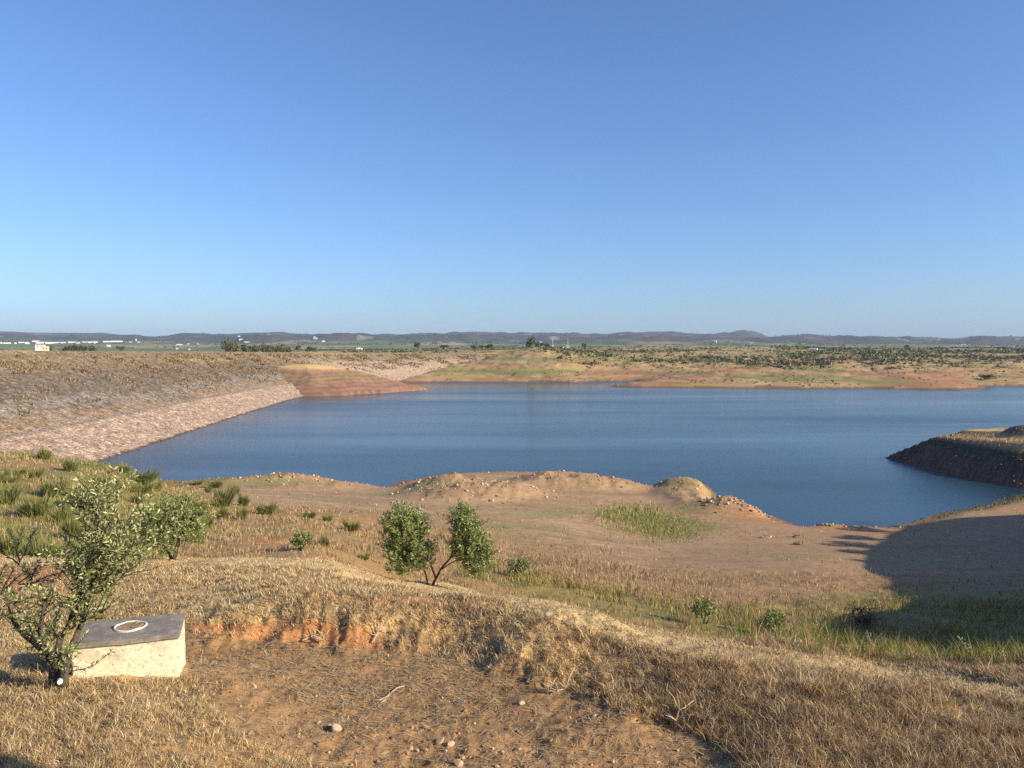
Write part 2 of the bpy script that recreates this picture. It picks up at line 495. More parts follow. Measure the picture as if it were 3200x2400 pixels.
# ------------------------------------------------------------------ object helpers
def mesh_from(name, V, faces=None, quads=None, tris=None, colors=None, smooth=False):
    me = bpy.data.meshes.new(name)
    if faces is not None:
        me.from_pydata([tuple(v) for v in V], [], faces)
    else:
        V = np.asarray(V, np.float32)
        nq = 0 if quads is None else len(quads); ntr = 0 if tris is None else len(tris)
        me.vertices.add(len(V)); me.vertices.foreach_set('co', V.ravel())
        idx = []
        tot = []
        if nq:
            idx.append(np.asarray(quads, np.int32).ravel()); tot.append(np.full(nq, 4, np.int32))
        if ntr:
            idx.append(np.asarray(tris, np.int32).ravel()); tot.append(np.full(ntr, 3, np.int32))
        idx = np.concatenate(idx); tot = np.concatenate(tot)
        me.loops.add(len(idx)); me.loops.foreach_set('vertex_index', idx)
        me.polygons.add(len(tot))
        st = np.concatenate([[0], np.cumsum(tot)[:-1]]).astype(np.int32)
        me.polygons.foreach_set('loop_start', st)
        me.polygons.foreach_set('loop_total', tot)
        me.update(calc_edges=True)
    if colors is not None:
        at = me.attributes.new('Col', 'FLOAT_COLOR', 'POINT')
        c = np.ones((len(me.vertices), 4), np.float32)
        cc = np.asarray(colors, np.float32)
        lum = cc.mean(1, keepdims=True)
        c[:, :3] = np.clip((lum + (cc - lum) * 1.22) * .90, .004, .9)
        at.data.foreach_set('color', c.ravel())
    if smooth:
        me.polygons.foreach_set('use_smooth', np.ones(len(me.polygons), bool))
    me.validate()
    return me


def link(name, me, m, parent=None, loc=None):
    o = bpy.data.objects.new(name, me)
    col.objects.link(o)
    for mm in (m if isinstance(m, (list, tuple)) else [m]):
        if not me.materials or len(me.materials) < (len(m) if isinstance(m, (list, tuple)) else 1):
            me.materials.append(mm)
    if parent is not None:
        o.parent = parent
    if loc is not None:
        o.location = loc
    return o


def tag(o, label=None, cat=None, group=None, kind=None):
    if label: o['label'] = label
    if cat: o['category'] = cat
    if group: o['group'] = group
    if kind: o['kind'] = kind
    return o


def empty(name, loc, rz=0):
    o = bpy.data.objects.new(name, None)
    o.empty_display_size = .2
    col.objects.link(o)
    o.location = loc
    o.rotation_euler = (0, 0, rz)
    return o


def copy_tree(o):
    c = o.copy(); col.objects.link(c)
    for ch in list(o.children):
        d = ch.copy(); col.objects.link(d); d.parent = c
        for g in list(ch.children):
            e = g.copy(); col.objects.link(e); e.parent = d
    return c


ORD = ['first', 'second', 'third', 'fourth', 'fifth', 'sixth', 'seventh', 'eighth', 'ninth', 'tenth', 'eleventh', 'twelfth', 'thirteenth',
       'fourteenth', 'fifteenth', 'sixteenth', 'seventeenth', 'eighteenth', 'nineteenth', 'twentieth', 'twenty-first', 'twenty-second',
       'twenty-third', 'twenty-fourth', 'twenty-fifth', 'twenty-sixth']

# ------------------------------------------------------------------ ground sheet
SAND = np.array((.42, .295, .19)); STRAW = np.array((.50, .36, .20)); PALE = np.array((.66, .51, .30))
SOIL = np.array((.38, .23, .135)); ORANGE = np.array((.47, .235, .125)); BROWN = np.array((.30, .20, .125))
GREY = np.array((.36, .29, .23)); MUD = np.array((.335, .225, .15))
TRACK = [(180, 636), (250, 640), (330, 645), (420, 654), (500, 668), (560, 686), (640, 716), (720, 750), (760, 780), (345, 790), (300, 758), (238, 735), (216, 702), (192, 684)]
BANK = [(188, 626), (300, 619), (352, 622), (440, 640), (520, 655), (600, 672), (640, 690), (640, 716), (560, 686), (500, 668), (420, 654), (330, 647), (188, 642)]
STRIP = [(0, 552), (60, 550), (196, 556), (235, 552), (275, 550), (330, 555), (372, 563), (420, 576), (480, 580), (560, 597), (620, 614), (690, 635), (760, 646), (840, 655), (930, 668), (1030, 690),
         (1030, 706), (930, 686), (830, 676), (760, 666), (690, 657), (600, 634), (540, 614), (490, 601), (430, 593), (360, 578), (290, 565), (220, 566), (60, 562), (0, 564)]
ORANGE_P = [[(0, 575), (30, 567), (62, 568), (72, 580), (56, 592), (0, 600)], [(226, 549), (236, 541), (262, 537), (286, 539), (294, 547), (262, 552)],
            [(330, 517), (365, 513), (385, 520), (350, 526)], [(740, 609), (800, 604), (830, 616), (770, 622)], [(255, 588), (330, 583), (420, 590), (520, 605), (470, 612), (330, 600)]]
REED_P = [(598, 512), (622, 507), (652, 509), (690, 520), (735, 527), (700, 533), (688, 541), (655, 541), (625, 528)]
GULLY_P = [(488, 574), (560, 586), (640, 598), (720, 606), (800, 600), (860, 592), (900, 590), (1030, 592), (1030, 672), (920, 655), (840, 652), (780, 645), (700, 636), (640, 622), (560, 602), (500, 588)]


def ground_colors(x, y, z):
    n = len(x)
    c = np.tile(STRAW, (n, 1))
    u, v = proj(x, y, z)
    front = y > 3
    j1 = fbm(x / .6, y / .6, 71) ; j2 = fbm(x / 2.5, y / 2.5, 72); j3 = fbm(x / 12, y / 12, 73)
    uj = u + 9 * fbm(x * 3 / np.maximum(y / 8, .6), y * 3 / np.maximum(y / 8, .6), 74)
    vj = v + 4 * fbm(x * 3 / np.maximum(y / 8, .6), y * 3 / np.maximum(y / 8, .6), 75)
    near = front & (y < 24)
    c = mixc(c, SOIL, np.where(near, ss(j2 + .4 * j1, -.2, .5), 0) * .75)
    c = mixc(c, BROWN, np.where(near, ss(u, 520, 700) * .55, 0))
    c = mixc(c, ORANGE * .92, np.where(near & inpoly(uj, vj, BANK), .85, 0) * np.where(u < 385, 1, ss(j2 + j1 * .6, -.05, .3)))
    t = near & inpoly(uj, vj, TRACK)
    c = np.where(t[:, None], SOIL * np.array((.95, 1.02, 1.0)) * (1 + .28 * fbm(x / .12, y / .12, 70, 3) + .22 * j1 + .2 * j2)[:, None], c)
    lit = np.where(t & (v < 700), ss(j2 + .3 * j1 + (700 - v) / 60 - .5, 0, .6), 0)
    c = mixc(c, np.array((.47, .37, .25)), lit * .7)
    c = mixc(c, BROWN * 1.1, np.where(near & inpoly(uj, vj, BANK) & (u > 380), .7, 0))
    s_ = front & (y < 22) & inpoly(uj, vj, STRIP)
    c = mixc(c, PALE, np.where(s_, .85, 0))
    for k, P in enumerate(ORANGE_P):
        c = mixc(c, ORANGE * (1.15 if k in (1, 2) else 1), np.where(front & (y < 90) & inpoly(uj, vj, P), .8 if k != 4 else .4, 0))
    # middle distance
    mid = front & (y >= 20) & (y < 140)
    cm = np.tile(STRAW * np.array((.74, .70, .66)), (n, 1))
    cm = mixc(cm, BROWN * 1.25, ss(fbm(x / 4, y / 4, 76), -.15, .4) * .75)
    cm = mixc(cm, MUD, ss(u, 360, 520) * .55 * ss(j3 + .3, -.3, .5))
    cm = mixc(cm, np.array((.20, .21, .085)), .75 * ss(fbm(x / 4, y / 4, 77) + .25 * (1 - ss(u, 60, 200)), -.05, .35) * (1 - ss(u, 230, 330)))
    d1 = np.full(n, 99.0)
    k = mid & (y > 50)
    d1[k] = sdist(x[k], y[k], NEAR_POLY)
    bt = 1 - ss(d1 + 9 * fbm(x / 14, y / 14, 78), 26, 44)
    bt = bt * (1 - (1 - ss(u, 180, 250)) * (v > 470))
    sand = np.tile(SAND, (n, 1)) * (1 + .24 * fbm(x / 9 + y / 30, y / 2.5, 79) + .16 * fbm(x / 1.2, y / 1.2, 80) + .14 * fbm(x / .35, y / .5, 87))[:, None]
    sand = sand * (1 + .22 * fbm(x / 30, z * 7 + .4 * fbm(x / 6, y / 6, 88), 89, 3))[:, None]
    sand = mixc(sand, MUD * 1.05, ss(u, 600, 760) * .6)
    sand = mixc(sand, ORANGE * 1.05, (1 - ss(d1, 2, 8)) * ss(fbm(x / 5, y / 5, 81), -.2, .4) * .45)
    mound = np.zeros(n)
    for mx, my, rx, ry, h in MOUNDS:
        mound = np.maximum(mound, np.exp(-(((x - mx) / rx) ** 2 + ((y - my) / ry) ** 2) * 1.6) * min(1, h))
    sand = mixc(sand, np.array((.44, .305, .19)), ss(mound, .15, .6) * .6)
    sand = mixc(sand, MUD * .7, ss(mound, .15, .6) * ss(fbm(x / 1.3, y / 1.3, 82), .0, .4) * .8)
    sand = mixc(sand, np.array((.24, .27, .12)), ss(fbm(x / 11, y / 3.5, 85), .22, .5) * .5)
    cm = lerp(cm, sand, bt[:, None])
    cm = mixc(cm, np.array((.20, .24, .09)), np.where(inpoly(uj, vj, REED_P), .45, 0))
    cm = mixc(cm, np.array((.22, .21, .09)), np.where(inpoly(uj, vj, GULLY_P), .6, 0))
    tm = np.where(front & (y < 140), ss(y, 19, 25), 0)
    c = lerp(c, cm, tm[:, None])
    for k in (1, 2, 3):
        c = mixc(c, ORANGE * 1.12, np.where(front & (y < 90) & inpoly(uj, vj, ORANGE_P[k]), (0, .8, .4, .3)[k] * ss(j2 + j1, -.5, .2), 0))
    # wet rim at the water
    c = mixc(c, MUD * .55, np.where(front & (z < .22) & (y > 50) & (y < 200), .7, 0))
    # promontory
    p = front & (x > 40) & (y > 85) & (y < 180) & (d1 < -3)
    if p.any():
        cp = np.tile(np.array((.12, .075, .055)), (n, 1)) * (1 + .45 * np.sin(z * 2 * math.pi / .62 + 1.5 * fbm(x / 6, y / 6, 86)))[:, None]  # face colour darkened, with the shade of this sunless side put into it
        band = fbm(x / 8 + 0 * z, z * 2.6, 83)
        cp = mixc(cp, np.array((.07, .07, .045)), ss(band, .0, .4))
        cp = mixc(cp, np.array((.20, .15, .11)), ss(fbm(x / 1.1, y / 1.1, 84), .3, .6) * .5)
        top = ss(z, 3.95, 4.25)
        cp = mixc(cp, SAND * np.array((1.02, .97, .85)), top)
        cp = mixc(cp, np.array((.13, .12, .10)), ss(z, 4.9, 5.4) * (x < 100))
        c = np.where(p[:, None], cp, c)
    # far bank, spur, plain and hills
    f = y > 300
    if f.any():
        xf, yf, zf = x[f], y[f], z[f]
        uf, vf = u[f], v[f]
        b1 = fbm(xf / 40, zf * .55 + xf / 160, 91); b2 = fbm(xf / 14, yf / 14, 92); b3 = fbm(xf / 9, yf / 9, 94)
        cf = np.tile(np.array((.43, .31, .175)), (len(xf), 1))
        cf = mixc(cf, np.array((.235, .235, .10)), ss(b1 + .25 * b2, .02, .30) * .85 * (1 - .75 * (1 - ss(zf, .8, 2.6))))
        cf = mixc(cf, np.array((.37, .185, .12)), ss(fbm(xf / 55, zf * .4, 93) + .25 * ss(uf, 820, 940), .28, .5) * .65)
        cf = mixc(cf, np.array((.60, .47, .30)), ss(b3, .2, .6) * .6)
        cf = mixc(cf, np.array((.20, .145, .09)), ss(fbm(xf / 26, zf * 1.5 + yf / 60, 104), .28, .5) * .7)
        cf = mixc(cf, np.array((.17, .17, .08)), ss(fbm(xf / 6, yf / 9, 105), .35, .6) * .7 * ss(zf, 2, 5))
        cf = cf * (1 + .18 * fbm(xf / 5, zf * 1.2, 106))[:, None]
        cf = mixc(cf, np.array((.16, .10, .065)), np.where(zf < .8, .8, 0))
        scr = ss(yf, 570, 660) * ss(uf, 500, 600)
        cs = np.tile(np.array((.40, .31, .18)), (len(xf), 1))
        cs = mixc(cs, np.array((.16, .17, .08)), ss(b2 + .6 * fbm(xf / 60, yf / 60, 95), -.1, .4) * .8)
        cf = lerp(cf, cs, scr[:, None])
        # spur
        sp = (xf < -30) & (xf > -150) & (yf < 440)
        cr = np.tile(np.array((.305, .185, .135)), (len(xf), 1)) * (1 + .3 * fbm(xf / 7, zf * 1.4, 107) + .15 * fbm(xf / 2.5, yf / 4, 108))[:, None]
        bz = zf + 1.2 * fbm(xf / 18, yf / 18, 96)
        cr = mixc(cr, np.array((.26, .24, .11)), np.exp(-((bz - 6.4) / 1.1) ** 2) * .6)
        cr = cr * (1 + .25 * np.sin(bz * 4.2))[:, None]
        cr = mixc(cr, np.array((.30, .22, .12)), ss(fbm(xf / 8, yf / 8, 97), .2, .5) * .6 * (zf < 5))
        cr = mixc(cr, np.array((.62, .46, .24)), ss(bz, 9.6, 10.6))
        cf = np.where(sp[:, None], cr, cf)
        # hill and flank at the dam's far end
        ab = (uf > 405) & (uf < 580) & (zf < 9.0) & (zf > .9) & (yf < 620)
        cf = mixc(cf, np.array((.20, .22, .085)), np.where(ab, np.exp(-((zf + .5 * b2 - 5.6) / 1.1) ** 2) * .85, 0))
        # plain
        pl = ss(yf, 900, 1200)
        q = fbm(xf / 260, yf / 420, 98, 3)
        cpn = np.tile(np.array((.17, .20, .095)), (len(xf), 1))
        cpn = mixc(cpn, np.array((.42, .34, .19)), ss(q, .1, .35) * .8)
        cpn = mixc(cpn, np.array((.06, .08, .035)), ss(fbm(xf / 70, yf / 130, 99), .25, .5) * .8)
        cf = lerp(cf, cpn, pl[:, None])
        hl = ss(yf, 2900, 3900)
        ch = np.tile(np.array((.075, .082, .05)), (len(xf), 1))
        ch = mixc(ch, np.array((.125, .095, .075)), ss(fbm(xf / 320, yf / 320, 101), -.1, .4))
        ch = ch * .8 * (1 + .5 * fbm(xf / 60, yf / 110, 109))[:, None]
        ch = mixc(ch, np.array((.36, .31, .22)), ss(fbm(xf / 130, yf / 260, 102), .38, .6) * .8)
        cf = lerp(cf, ch, hl[:, None])
        c[f] = cf
    rear = ~front
    c = np.where(rear[:, None], STRAW * np.array((.8, .75, .7)), c)
    return np.clip(c, .01, .9)


def build_ground():
    dth = .0018
    th = np.arange(-.68, .6801, dth)
    lo = np.arange(-math.pi, -.68, .05)
    hi = np.arange(.68 + .04, math.pi, .05)
    th = np.concatenate([lo, th, hi])
    r = [0.6]
    while r[-1] < 9600:
        q = r[-1]
        r.append(q * (1 + (.03 if q < 3.5 else .0058 if q < 20 else .0075 if q < 140 else .008 if q < 1000 else .013)))
    r = np.array(r)
    T, R = np.meshgrid(th, r, indexing='ij')
    x = (R * np.sin(T)).ravel(); y = (R * np.cos(T)).ravel()
    z = terrain(x, y)
    c = ground_colors(x, y, z)
    nt_, nr = len(th), len(r)
    i = np.arange(nt_)[:, None]; k = np.arange(nr - 1)[None, :]
    i2 = (i + 1) % nt_
    q = np.stack([i * nr + k, i * nr + k + 1, i2 * nr + k + 1, i2 * nr + k], -1).reshape(-1, 4)
    V = np.stack([x, y, z], 1)
    V = np.vstack([V, [[0, 0, H - 1.62]]])
    c = np.vstack([c, [STRAW]])
    tr = np.stack([np.full(nt_, len(V) - 1), np.arange(nt_) * nr, ((np.arange(nt_) + 1) % nt_) * nr], 1)
    me = mesh_from('ground', V, quads=q, tris=tr, colors=c, smooth=True)
    o = link('ground', me, M_ground)
    tag(o, kind='structure', label='dry reservoir bank with tracks, beach, far shore and hills', cat='ground')


build_ground()

# ------------------------------------------------------------------ water
def build_water():
    m, nt, b, lk = mat('lake_water')
    b.inputs['Base Color'].default_value = (.015, .043, .058, 1)
    b.inputs['Roughness'].default_value = .2
    b.inputs['IOR'].default_value = 1.33
    b.inputs['Specular Tint'].default_value = (.77, .91, .97, 1)
    geo = nd(nt, 'ShaderNodeNewGeometry')
    mp = nd(nt, 'ShaderNodeMapping'); mp.inputs['Scale'].default_value = (.35, 1.0, 1)
    lk.new(geo.outputs['Position'], mp.inputs['Vector'])
    n1 = nd(nt, 'ShaderNodeTexNoise', Scale=4.5, Detail=3, Roughness=.55)
    n2 = nd(nt, 'ShaderNodeTexNoise', Scale=.014, Detail=4, Roughness=.6)
    mp2 = nd(nt, 'ShaderNodeMapping'); mp2.inputs['Scale'].default_value = (.22, 1.0, 1)
    lk.new(geo.outputs['Position'], mp2.inputs['Vector'])
    lk.new(mp.outputs[0], n1.inputs['Vector']); lk.new(mp2.outputs[0], n2.inputs['Vector'])
    r = nd(nt, 'ShaderNodeMapRange')
    r.inputs[1].default_value = .35; r.inputs[2].default_value = .65; r.inputs[3].default_value = .10; r.inputs[4].default_value = .30
    lk.new(n2.outputs[0], r.inputs[0])
    bp = nd(nt, 'ShaderNodeBump', Distance=.115)
    lk.new(r.outputs[0], bp.inputs['Strength'])
    rr_ = nd(nt, 'ShaderNodeMapRange')
    rr_.inputs[1].default_value = .38; rr_.inputs[2].default_value = .62; rr_.inputs[3].default_value = .13; rr_.inputs[4].default_value = .25
    lk.new(n2.outputs[0], rr_.inputs[0]); lk.new(rr_.outputs[0], b.inputs['Roughness'])
    lk.new(n1.outputs[0], bp.inputs['Height']); lk.new(bp.outputs[0], b.inputs['Normal'])
    V = [(-140, 30, 0), (900, 30, 0), (900, 620, 0), (-140, 620, 0)]
    xs = np.linspace(-140, 900, 40); ys = np.linspace(50, 620, 40)
    X, Y = np.meshgrid(xs, ys, indexing='ij')
    V = np.stack([X.ravel(), Y.ravel(), np.zeros(X.size)], 1)
    i = np.arange(39)[:, None]; k = np.arange(39)[None]
    q = np.stack([i * 40 + k, (i + 1) * 40 + k, (i + 1) * 40 + k + 1, i * 40 + k + 1], -1).reshape(-1, 4)
    o = link('water', mesh_from('water', V, quads=q), m)
    tag(o, kind='structure', label='blue reservoir water below the dam', cat='water')


build_water()

# ------------------------------------------------------------------ dam
def spline(pts, n):
    P = np.array(pts, float)
    t = np.concatenate([[0], np.cumsum(np.linalg.norm(np.diff(P, axis=0), axis=1))])
    # Catmull-Rom through the points, resampled evenly
    out = []
    for i in range(len(P) - 1):
        p0 = P[max(i - 1, 0)]; p1 = P[i]; p2 = P[i + 1]; p3 = P[min(i + 2, len(P) - 1)]
        for s in np.linspace(0, 1, 60, endpoint=False):
            out.append(.5 * ((2 * p1) + (-p0 + p2) * s + (2 * p0 - 5 * p1 + 4 * p2 - p3) * s * s + (-p0 + 3 * p1 - 3 * p2 + p3) * s ** 3))
    out.append(P[-1])
    out = np.array(out)
    d = np.concatenate([[0], np.cumsum(np.linalg.norm(np.diff(out, axis=0), axis=1))])
    tt = np.linspace(0, d[-1], n)
    return np.stack([np.interp(tt, d, out[:, k]) for k in range(P.shape[1])], 1)


def build_dam():
    crest = [(-106, 30, 18.15), (-113, 122, 18.3), (-124, 235, 18.25), (-129, 320, 18.1), (-124, 400, 17.9), (-104, 470, 17.6), (-52, 555, 17.3), (18, 625, 17.1)]
    c = spline(crest, 1500)
    tg = np.gradient(c[:, :2], axis=0); tg /= np.linalg.norm(tg, axis=1)[:, None]
    nr = np.stack([tg[:, 1], -tg[:, 0]], 1)               # towards the water (right)
    # upstream face, from crest edge down; s = metres from crest edge
    SL = 2.15
    zb = 4.5
    off = np.concatenate([np.linspace(0, 28.6, 86), np.linspace(28.9, 30.6, 8), np.linspace(30.9, 50, 60)])
    W = 4.0
    def zprof(o_):
        z = np.where(o_ < 28.9, -o_ / SL, np.where(o_ < 30.6, -28.9 / SL - .02 * (o_ - 28.9), -28.9 / SL - (o_ - 30.6) / SL))
        return z
    O, I = np.meshgrid(off, np.arange(len(c)), indexing='xy')
    X = c[I, 0] + nr[I, 0] * (O + W); Y = c[I, 1] + nr[I, 1] * (O + W)
    Z = c[I, 2] + zprof(O)
    along = I * 1.0
    x = X.ravel(); y = Y.ravel(); z = Z.ravel(); o_ = O.ravel(); al = (I * (np.linalg.norm(c[1, :2] - c[0, :2]))).ravel()
    rip = fbm(al / .9, o_ / .9, 111, 3) * .26 + fbm(al / 4, o_ / 4, 112, 3) * .22
    edge = ss(o_, 0, 1.5) * (1 - .75 * ((o_ > 28.5) & (o_ < 31)))
    z = z + rip * edge
    n1 = fbm(al / 16, o_ / 5, 113); n2 = fbm(al / 2.0, o_ / 1.2, 114); n3 = fbm(al / .8, o_ / .8, 115); n4 = fbm(al / 60, o_ / 8, 116)
    col_ = np.tile(np.array((.265, .215, .17)), (len(x), 1))
    t = o_ + 3.5 * n1 + 2.5 * n4
    top = 1 - ss(t, 5, 12)
    col_ = mixc(col_, np.array((.40, .31, .20)), top * .65)
    col_ = mixc(col_, np.array((.52, .42, .23)), top * ss(n4 + .3 * n2, .1, .4) * .7)
    pale = ss(t, 19.5, 22.5) * (1 - ss(t, 24, 26.5))
    col_ = mixc(col_, np.array((.40, .35, .30)), pale * .9 * ss(n1 + n2, -.6, .1))
    low = ss(t, 24, 27.5)
    col_ = mixc(col_, np.array((.46, .335, .235)), low * .8)
    col_ = mixc(col_, np.array((.36, .31, .27)), ss(n1 + .4 * n2, .15, .5) * .6 * (o_ < 29))
    col_ = mixc(col_, np.array((.13, .115, .075)), ss(n2 + .6 * n1, .25, .6) * .65 * (o_ < 24))
    pink = (o_ > 31) * 1.0
    col_ = mixc(col_, np.array((.56, .43, .345)), pink)
    curb = (o_ > 28.8) & (o_ < 30.7)
    col_ = np.where(curb[:, None], np.array((.55, .45, .36)), col_)
    col_ = col_ * (.72 * (1 + .5 * n3 + .25 * n2))[:, None]
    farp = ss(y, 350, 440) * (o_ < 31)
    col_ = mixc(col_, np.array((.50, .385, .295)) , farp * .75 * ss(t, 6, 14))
    wet = (z < .22)
    col_ = mixc(col_, np.array((.08, .06, .045)), wet * .85)
    nO = len(off); nI = len(c)
    i = np.arange(nI - 1)[:, None]; k = np.arange(nO - 1)[None]
    q = np.stack([i * nO + k, i * nO + k + 1, (i + 1) * nO + k + 1, (i + 1) * nO + k], -1).reshape(-1, 4)
    root = empty('dam', (c[700, 0], c[700, 1], 0))
    tag(root, 'long curved earth dam with stone faced slope above the water', 'dam')
    L = np.array([c[700, 0], c[700, 1], 0])
    M_rip = vcol_mat('riprap', .95, [(.9, .72, 1.25), (3.5, .7, 1.3)], bump=.8, bscale=2.2, bdist=.4)
    nt = M_rip.node_tree; lk = nt.links; b_ = nt.nodes['Principled BSDF']
    src = b_.inputs['Base Color'].links[0].from_socket
    gp = nd(nt, 'ShaderNodeNewGeometry')
    vo = nd(nt, 'ShaderNodeTexVoronoi', Scale=2.0)
    vo2 = nd(nt, 'ShaderNodeTexVoronoi', Scale=3.6)
    for vv_ in (vo, vo2):
        lk.new(gp.outputs['Position'], vv_.inputs['Vector'])
        sx_ = nd(nt, 'ShaderNodeSeparateColor'); lk.new(vv_.outputs['Color'], sx_.inputs[0])
        mr = nd(nt, 'ShaderNodeMapRange'); mr.inputs[3].default_value = .74; mr.inputs[4].default_value = 1.22
        lk.new(sx_.outputs[0], mr.inputs[0])
        sc_ = nd(nt, 'ShaderNodeVectorMath', operation='SCALE')
        lk.new(src, sc_.inputs[0]); lk.new(mr.outputs[0], sc_.inputs['Scale']); src = sc_.outputs[0]
    lk.new(src, b_.inputs['Base Color'])
    bp = nd(nt, 'ShaderNodeBump', Strength=.7, Distance=.35, invert=True)
    lk.new(vo.outputs['Distance'], bp.inputs['Height']); lk.new(bp.outputs[0], b_.inputs['Normal'])
    V = np.stack([x, y, z], 1) - L
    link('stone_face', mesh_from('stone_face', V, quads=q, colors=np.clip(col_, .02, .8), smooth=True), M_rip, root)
    # crest road and grassy downstream slope
    prof = [(W, 0), (W - .8, .06), (-W + .8, .06), (-W, 0)]
    Vc = []
    for p_, dz in prof:
        Vc.append(np.stack([c[::5, 0] + nr[::5, 0] * p_, c[::5, 1] + nr[::5, 1] * p_, c[::5, 2] + dz - .02], 1))
    Vc = np.stack(Vc, 1); n5 = Vc.shape[0]
    i = np.arange(n5 - 1)[:, None]; k = np.arange(3)[None]
    q = np.stack([i * 4 + k, i * 4 + k + 1, (i + 1) * 4 + k + 1, (i + 1) * 4 + k], -1).reshape(-1, 4)
    link('crest_road', mesh_from('crest_road', Vc.reshape(-1, 3) - L, quads=q), plain('crest_gravel', (.42, .34, .25), .95, .2, .5), root)
    Vd = []
    for p_, dz in [(-W, -.02), (-W - 12, -6), (-W - 40, -20)]:
        Vd.append(np.stack([c[::5, 0] + nr[::5, 0] * p_, c[::5, 1] + nr[::5, 1] * p_, c[::5, 2] + dz], 1))
    Vd = np.stack(Vd, 1)
    k = np.arange(2)[None]
    q = np.stack([i * 3 + k, i * 3 + k + 1, (i + 1) * 3 + k + 1, (i + 1) * 3 + k], -1).reshape(-1, 4)
    link('grassy_back_slope', mesh_from('grassy_back_slope', Vd.reshape(-1, 3) - L, quads=q), plain('dam_grass', (.42, .33, .19), .95, .3, .3), root)
    return c, nr, zprof, W


DAM_C, DAM_N, DAM_Z, DAM_W = build_dam()


# ------------------------------------------------------------------ blade meshes
def blade_arrays(P, h, wd, colr, lean=.35, side=None, r=rng, droop=0.0):
    n = len(P)
    az = r.uniform(0, 2 * math.pi, n)
    la = r.uniform(0, 2 * math.pi, n)
    ln = lean * h * r.uniform(.2, 1, n)
    d = np.stack([np.cos(la) * ln, np.sin(la) * ln], 1)
    sd = np.stack([np.cos(az), np.sin(az), np.zeros(n)], 1) * (wd / 2)[:, None]
    b = P - np.array([0, 0, .01])
    mid = P + np.concatenate([d * .38, (h * .58)[:, None]], 1)
    tip = P + np.concatenate([d, (h * (1 - droop * r.uniform(0, 1, n)))[:, None]], 1)
    V = np.stack([b - sd, b + sd, mid + sd * .8, mid - sd * .8, tip], 1).reshape(-1, 3)
    base = np.arange(n) * 5
    q = np.stack([base, base + 1, base + 2, base + 3], 1)
    t = np.stack([base + 3, base + 2, base + 4], 1)
    c = np.repeat(colr, 5, axis=0)
    return V, q, t, c


def cat_arrays(parts):
    Vs, Qs, Ts, Cs = [], [], [], []
    o = 0
    for V, q, t, c in parts:
        Vs.append(V); Qs.append(q + o); Ts.append(t + o); Cs.append(c); o += len(V)
    return np.concatenate(Vs), np.concatenate(Qs), np.concatenate(Ts), np.concatenate(Cs)


def sample(n, amax, y0, y1):
    a = rng.uniform(-amax, amax, n)
    y = np.exp(rng.uniform(math.log(y0), math.log(y1), n))
    x = a * y
    z = terrain(x, y)
    u, v = proj(x, y, z)
    return x, y, z, u, v


C_PALE = np.array((.68, .55, .36)); C_GOLD = np.array((.55, .41, .235)); C_BROWN = np.array((.30, .20, .125)); C_GREY = np.array((.40, .33, .26))
C_DARK = np.array((.16, .11, .075)); C_GREEN = np.array((.155, .20, .06)); C_GREEN2 = np.array((.23, .27, .085))
BOX_C = np.array([-3.55, 7.2])


def pick(n, cols_, wts):
    w_ = np.array(wts, float)
    if w_.ndim == 1:
        w_ = np.tile(w_, (n, 1))
    w_ = np.cumsum(w_ / w_.sum(1)[:, None], 1)
    r = rng.uniform(0, 1, n)
    k = np.clip((r[:, None] > w_).sum(1), 0, len(cols_) - 1)
    return np.array(cols_)[k] * rng.uniform(.75, 1.2, (n, 1))


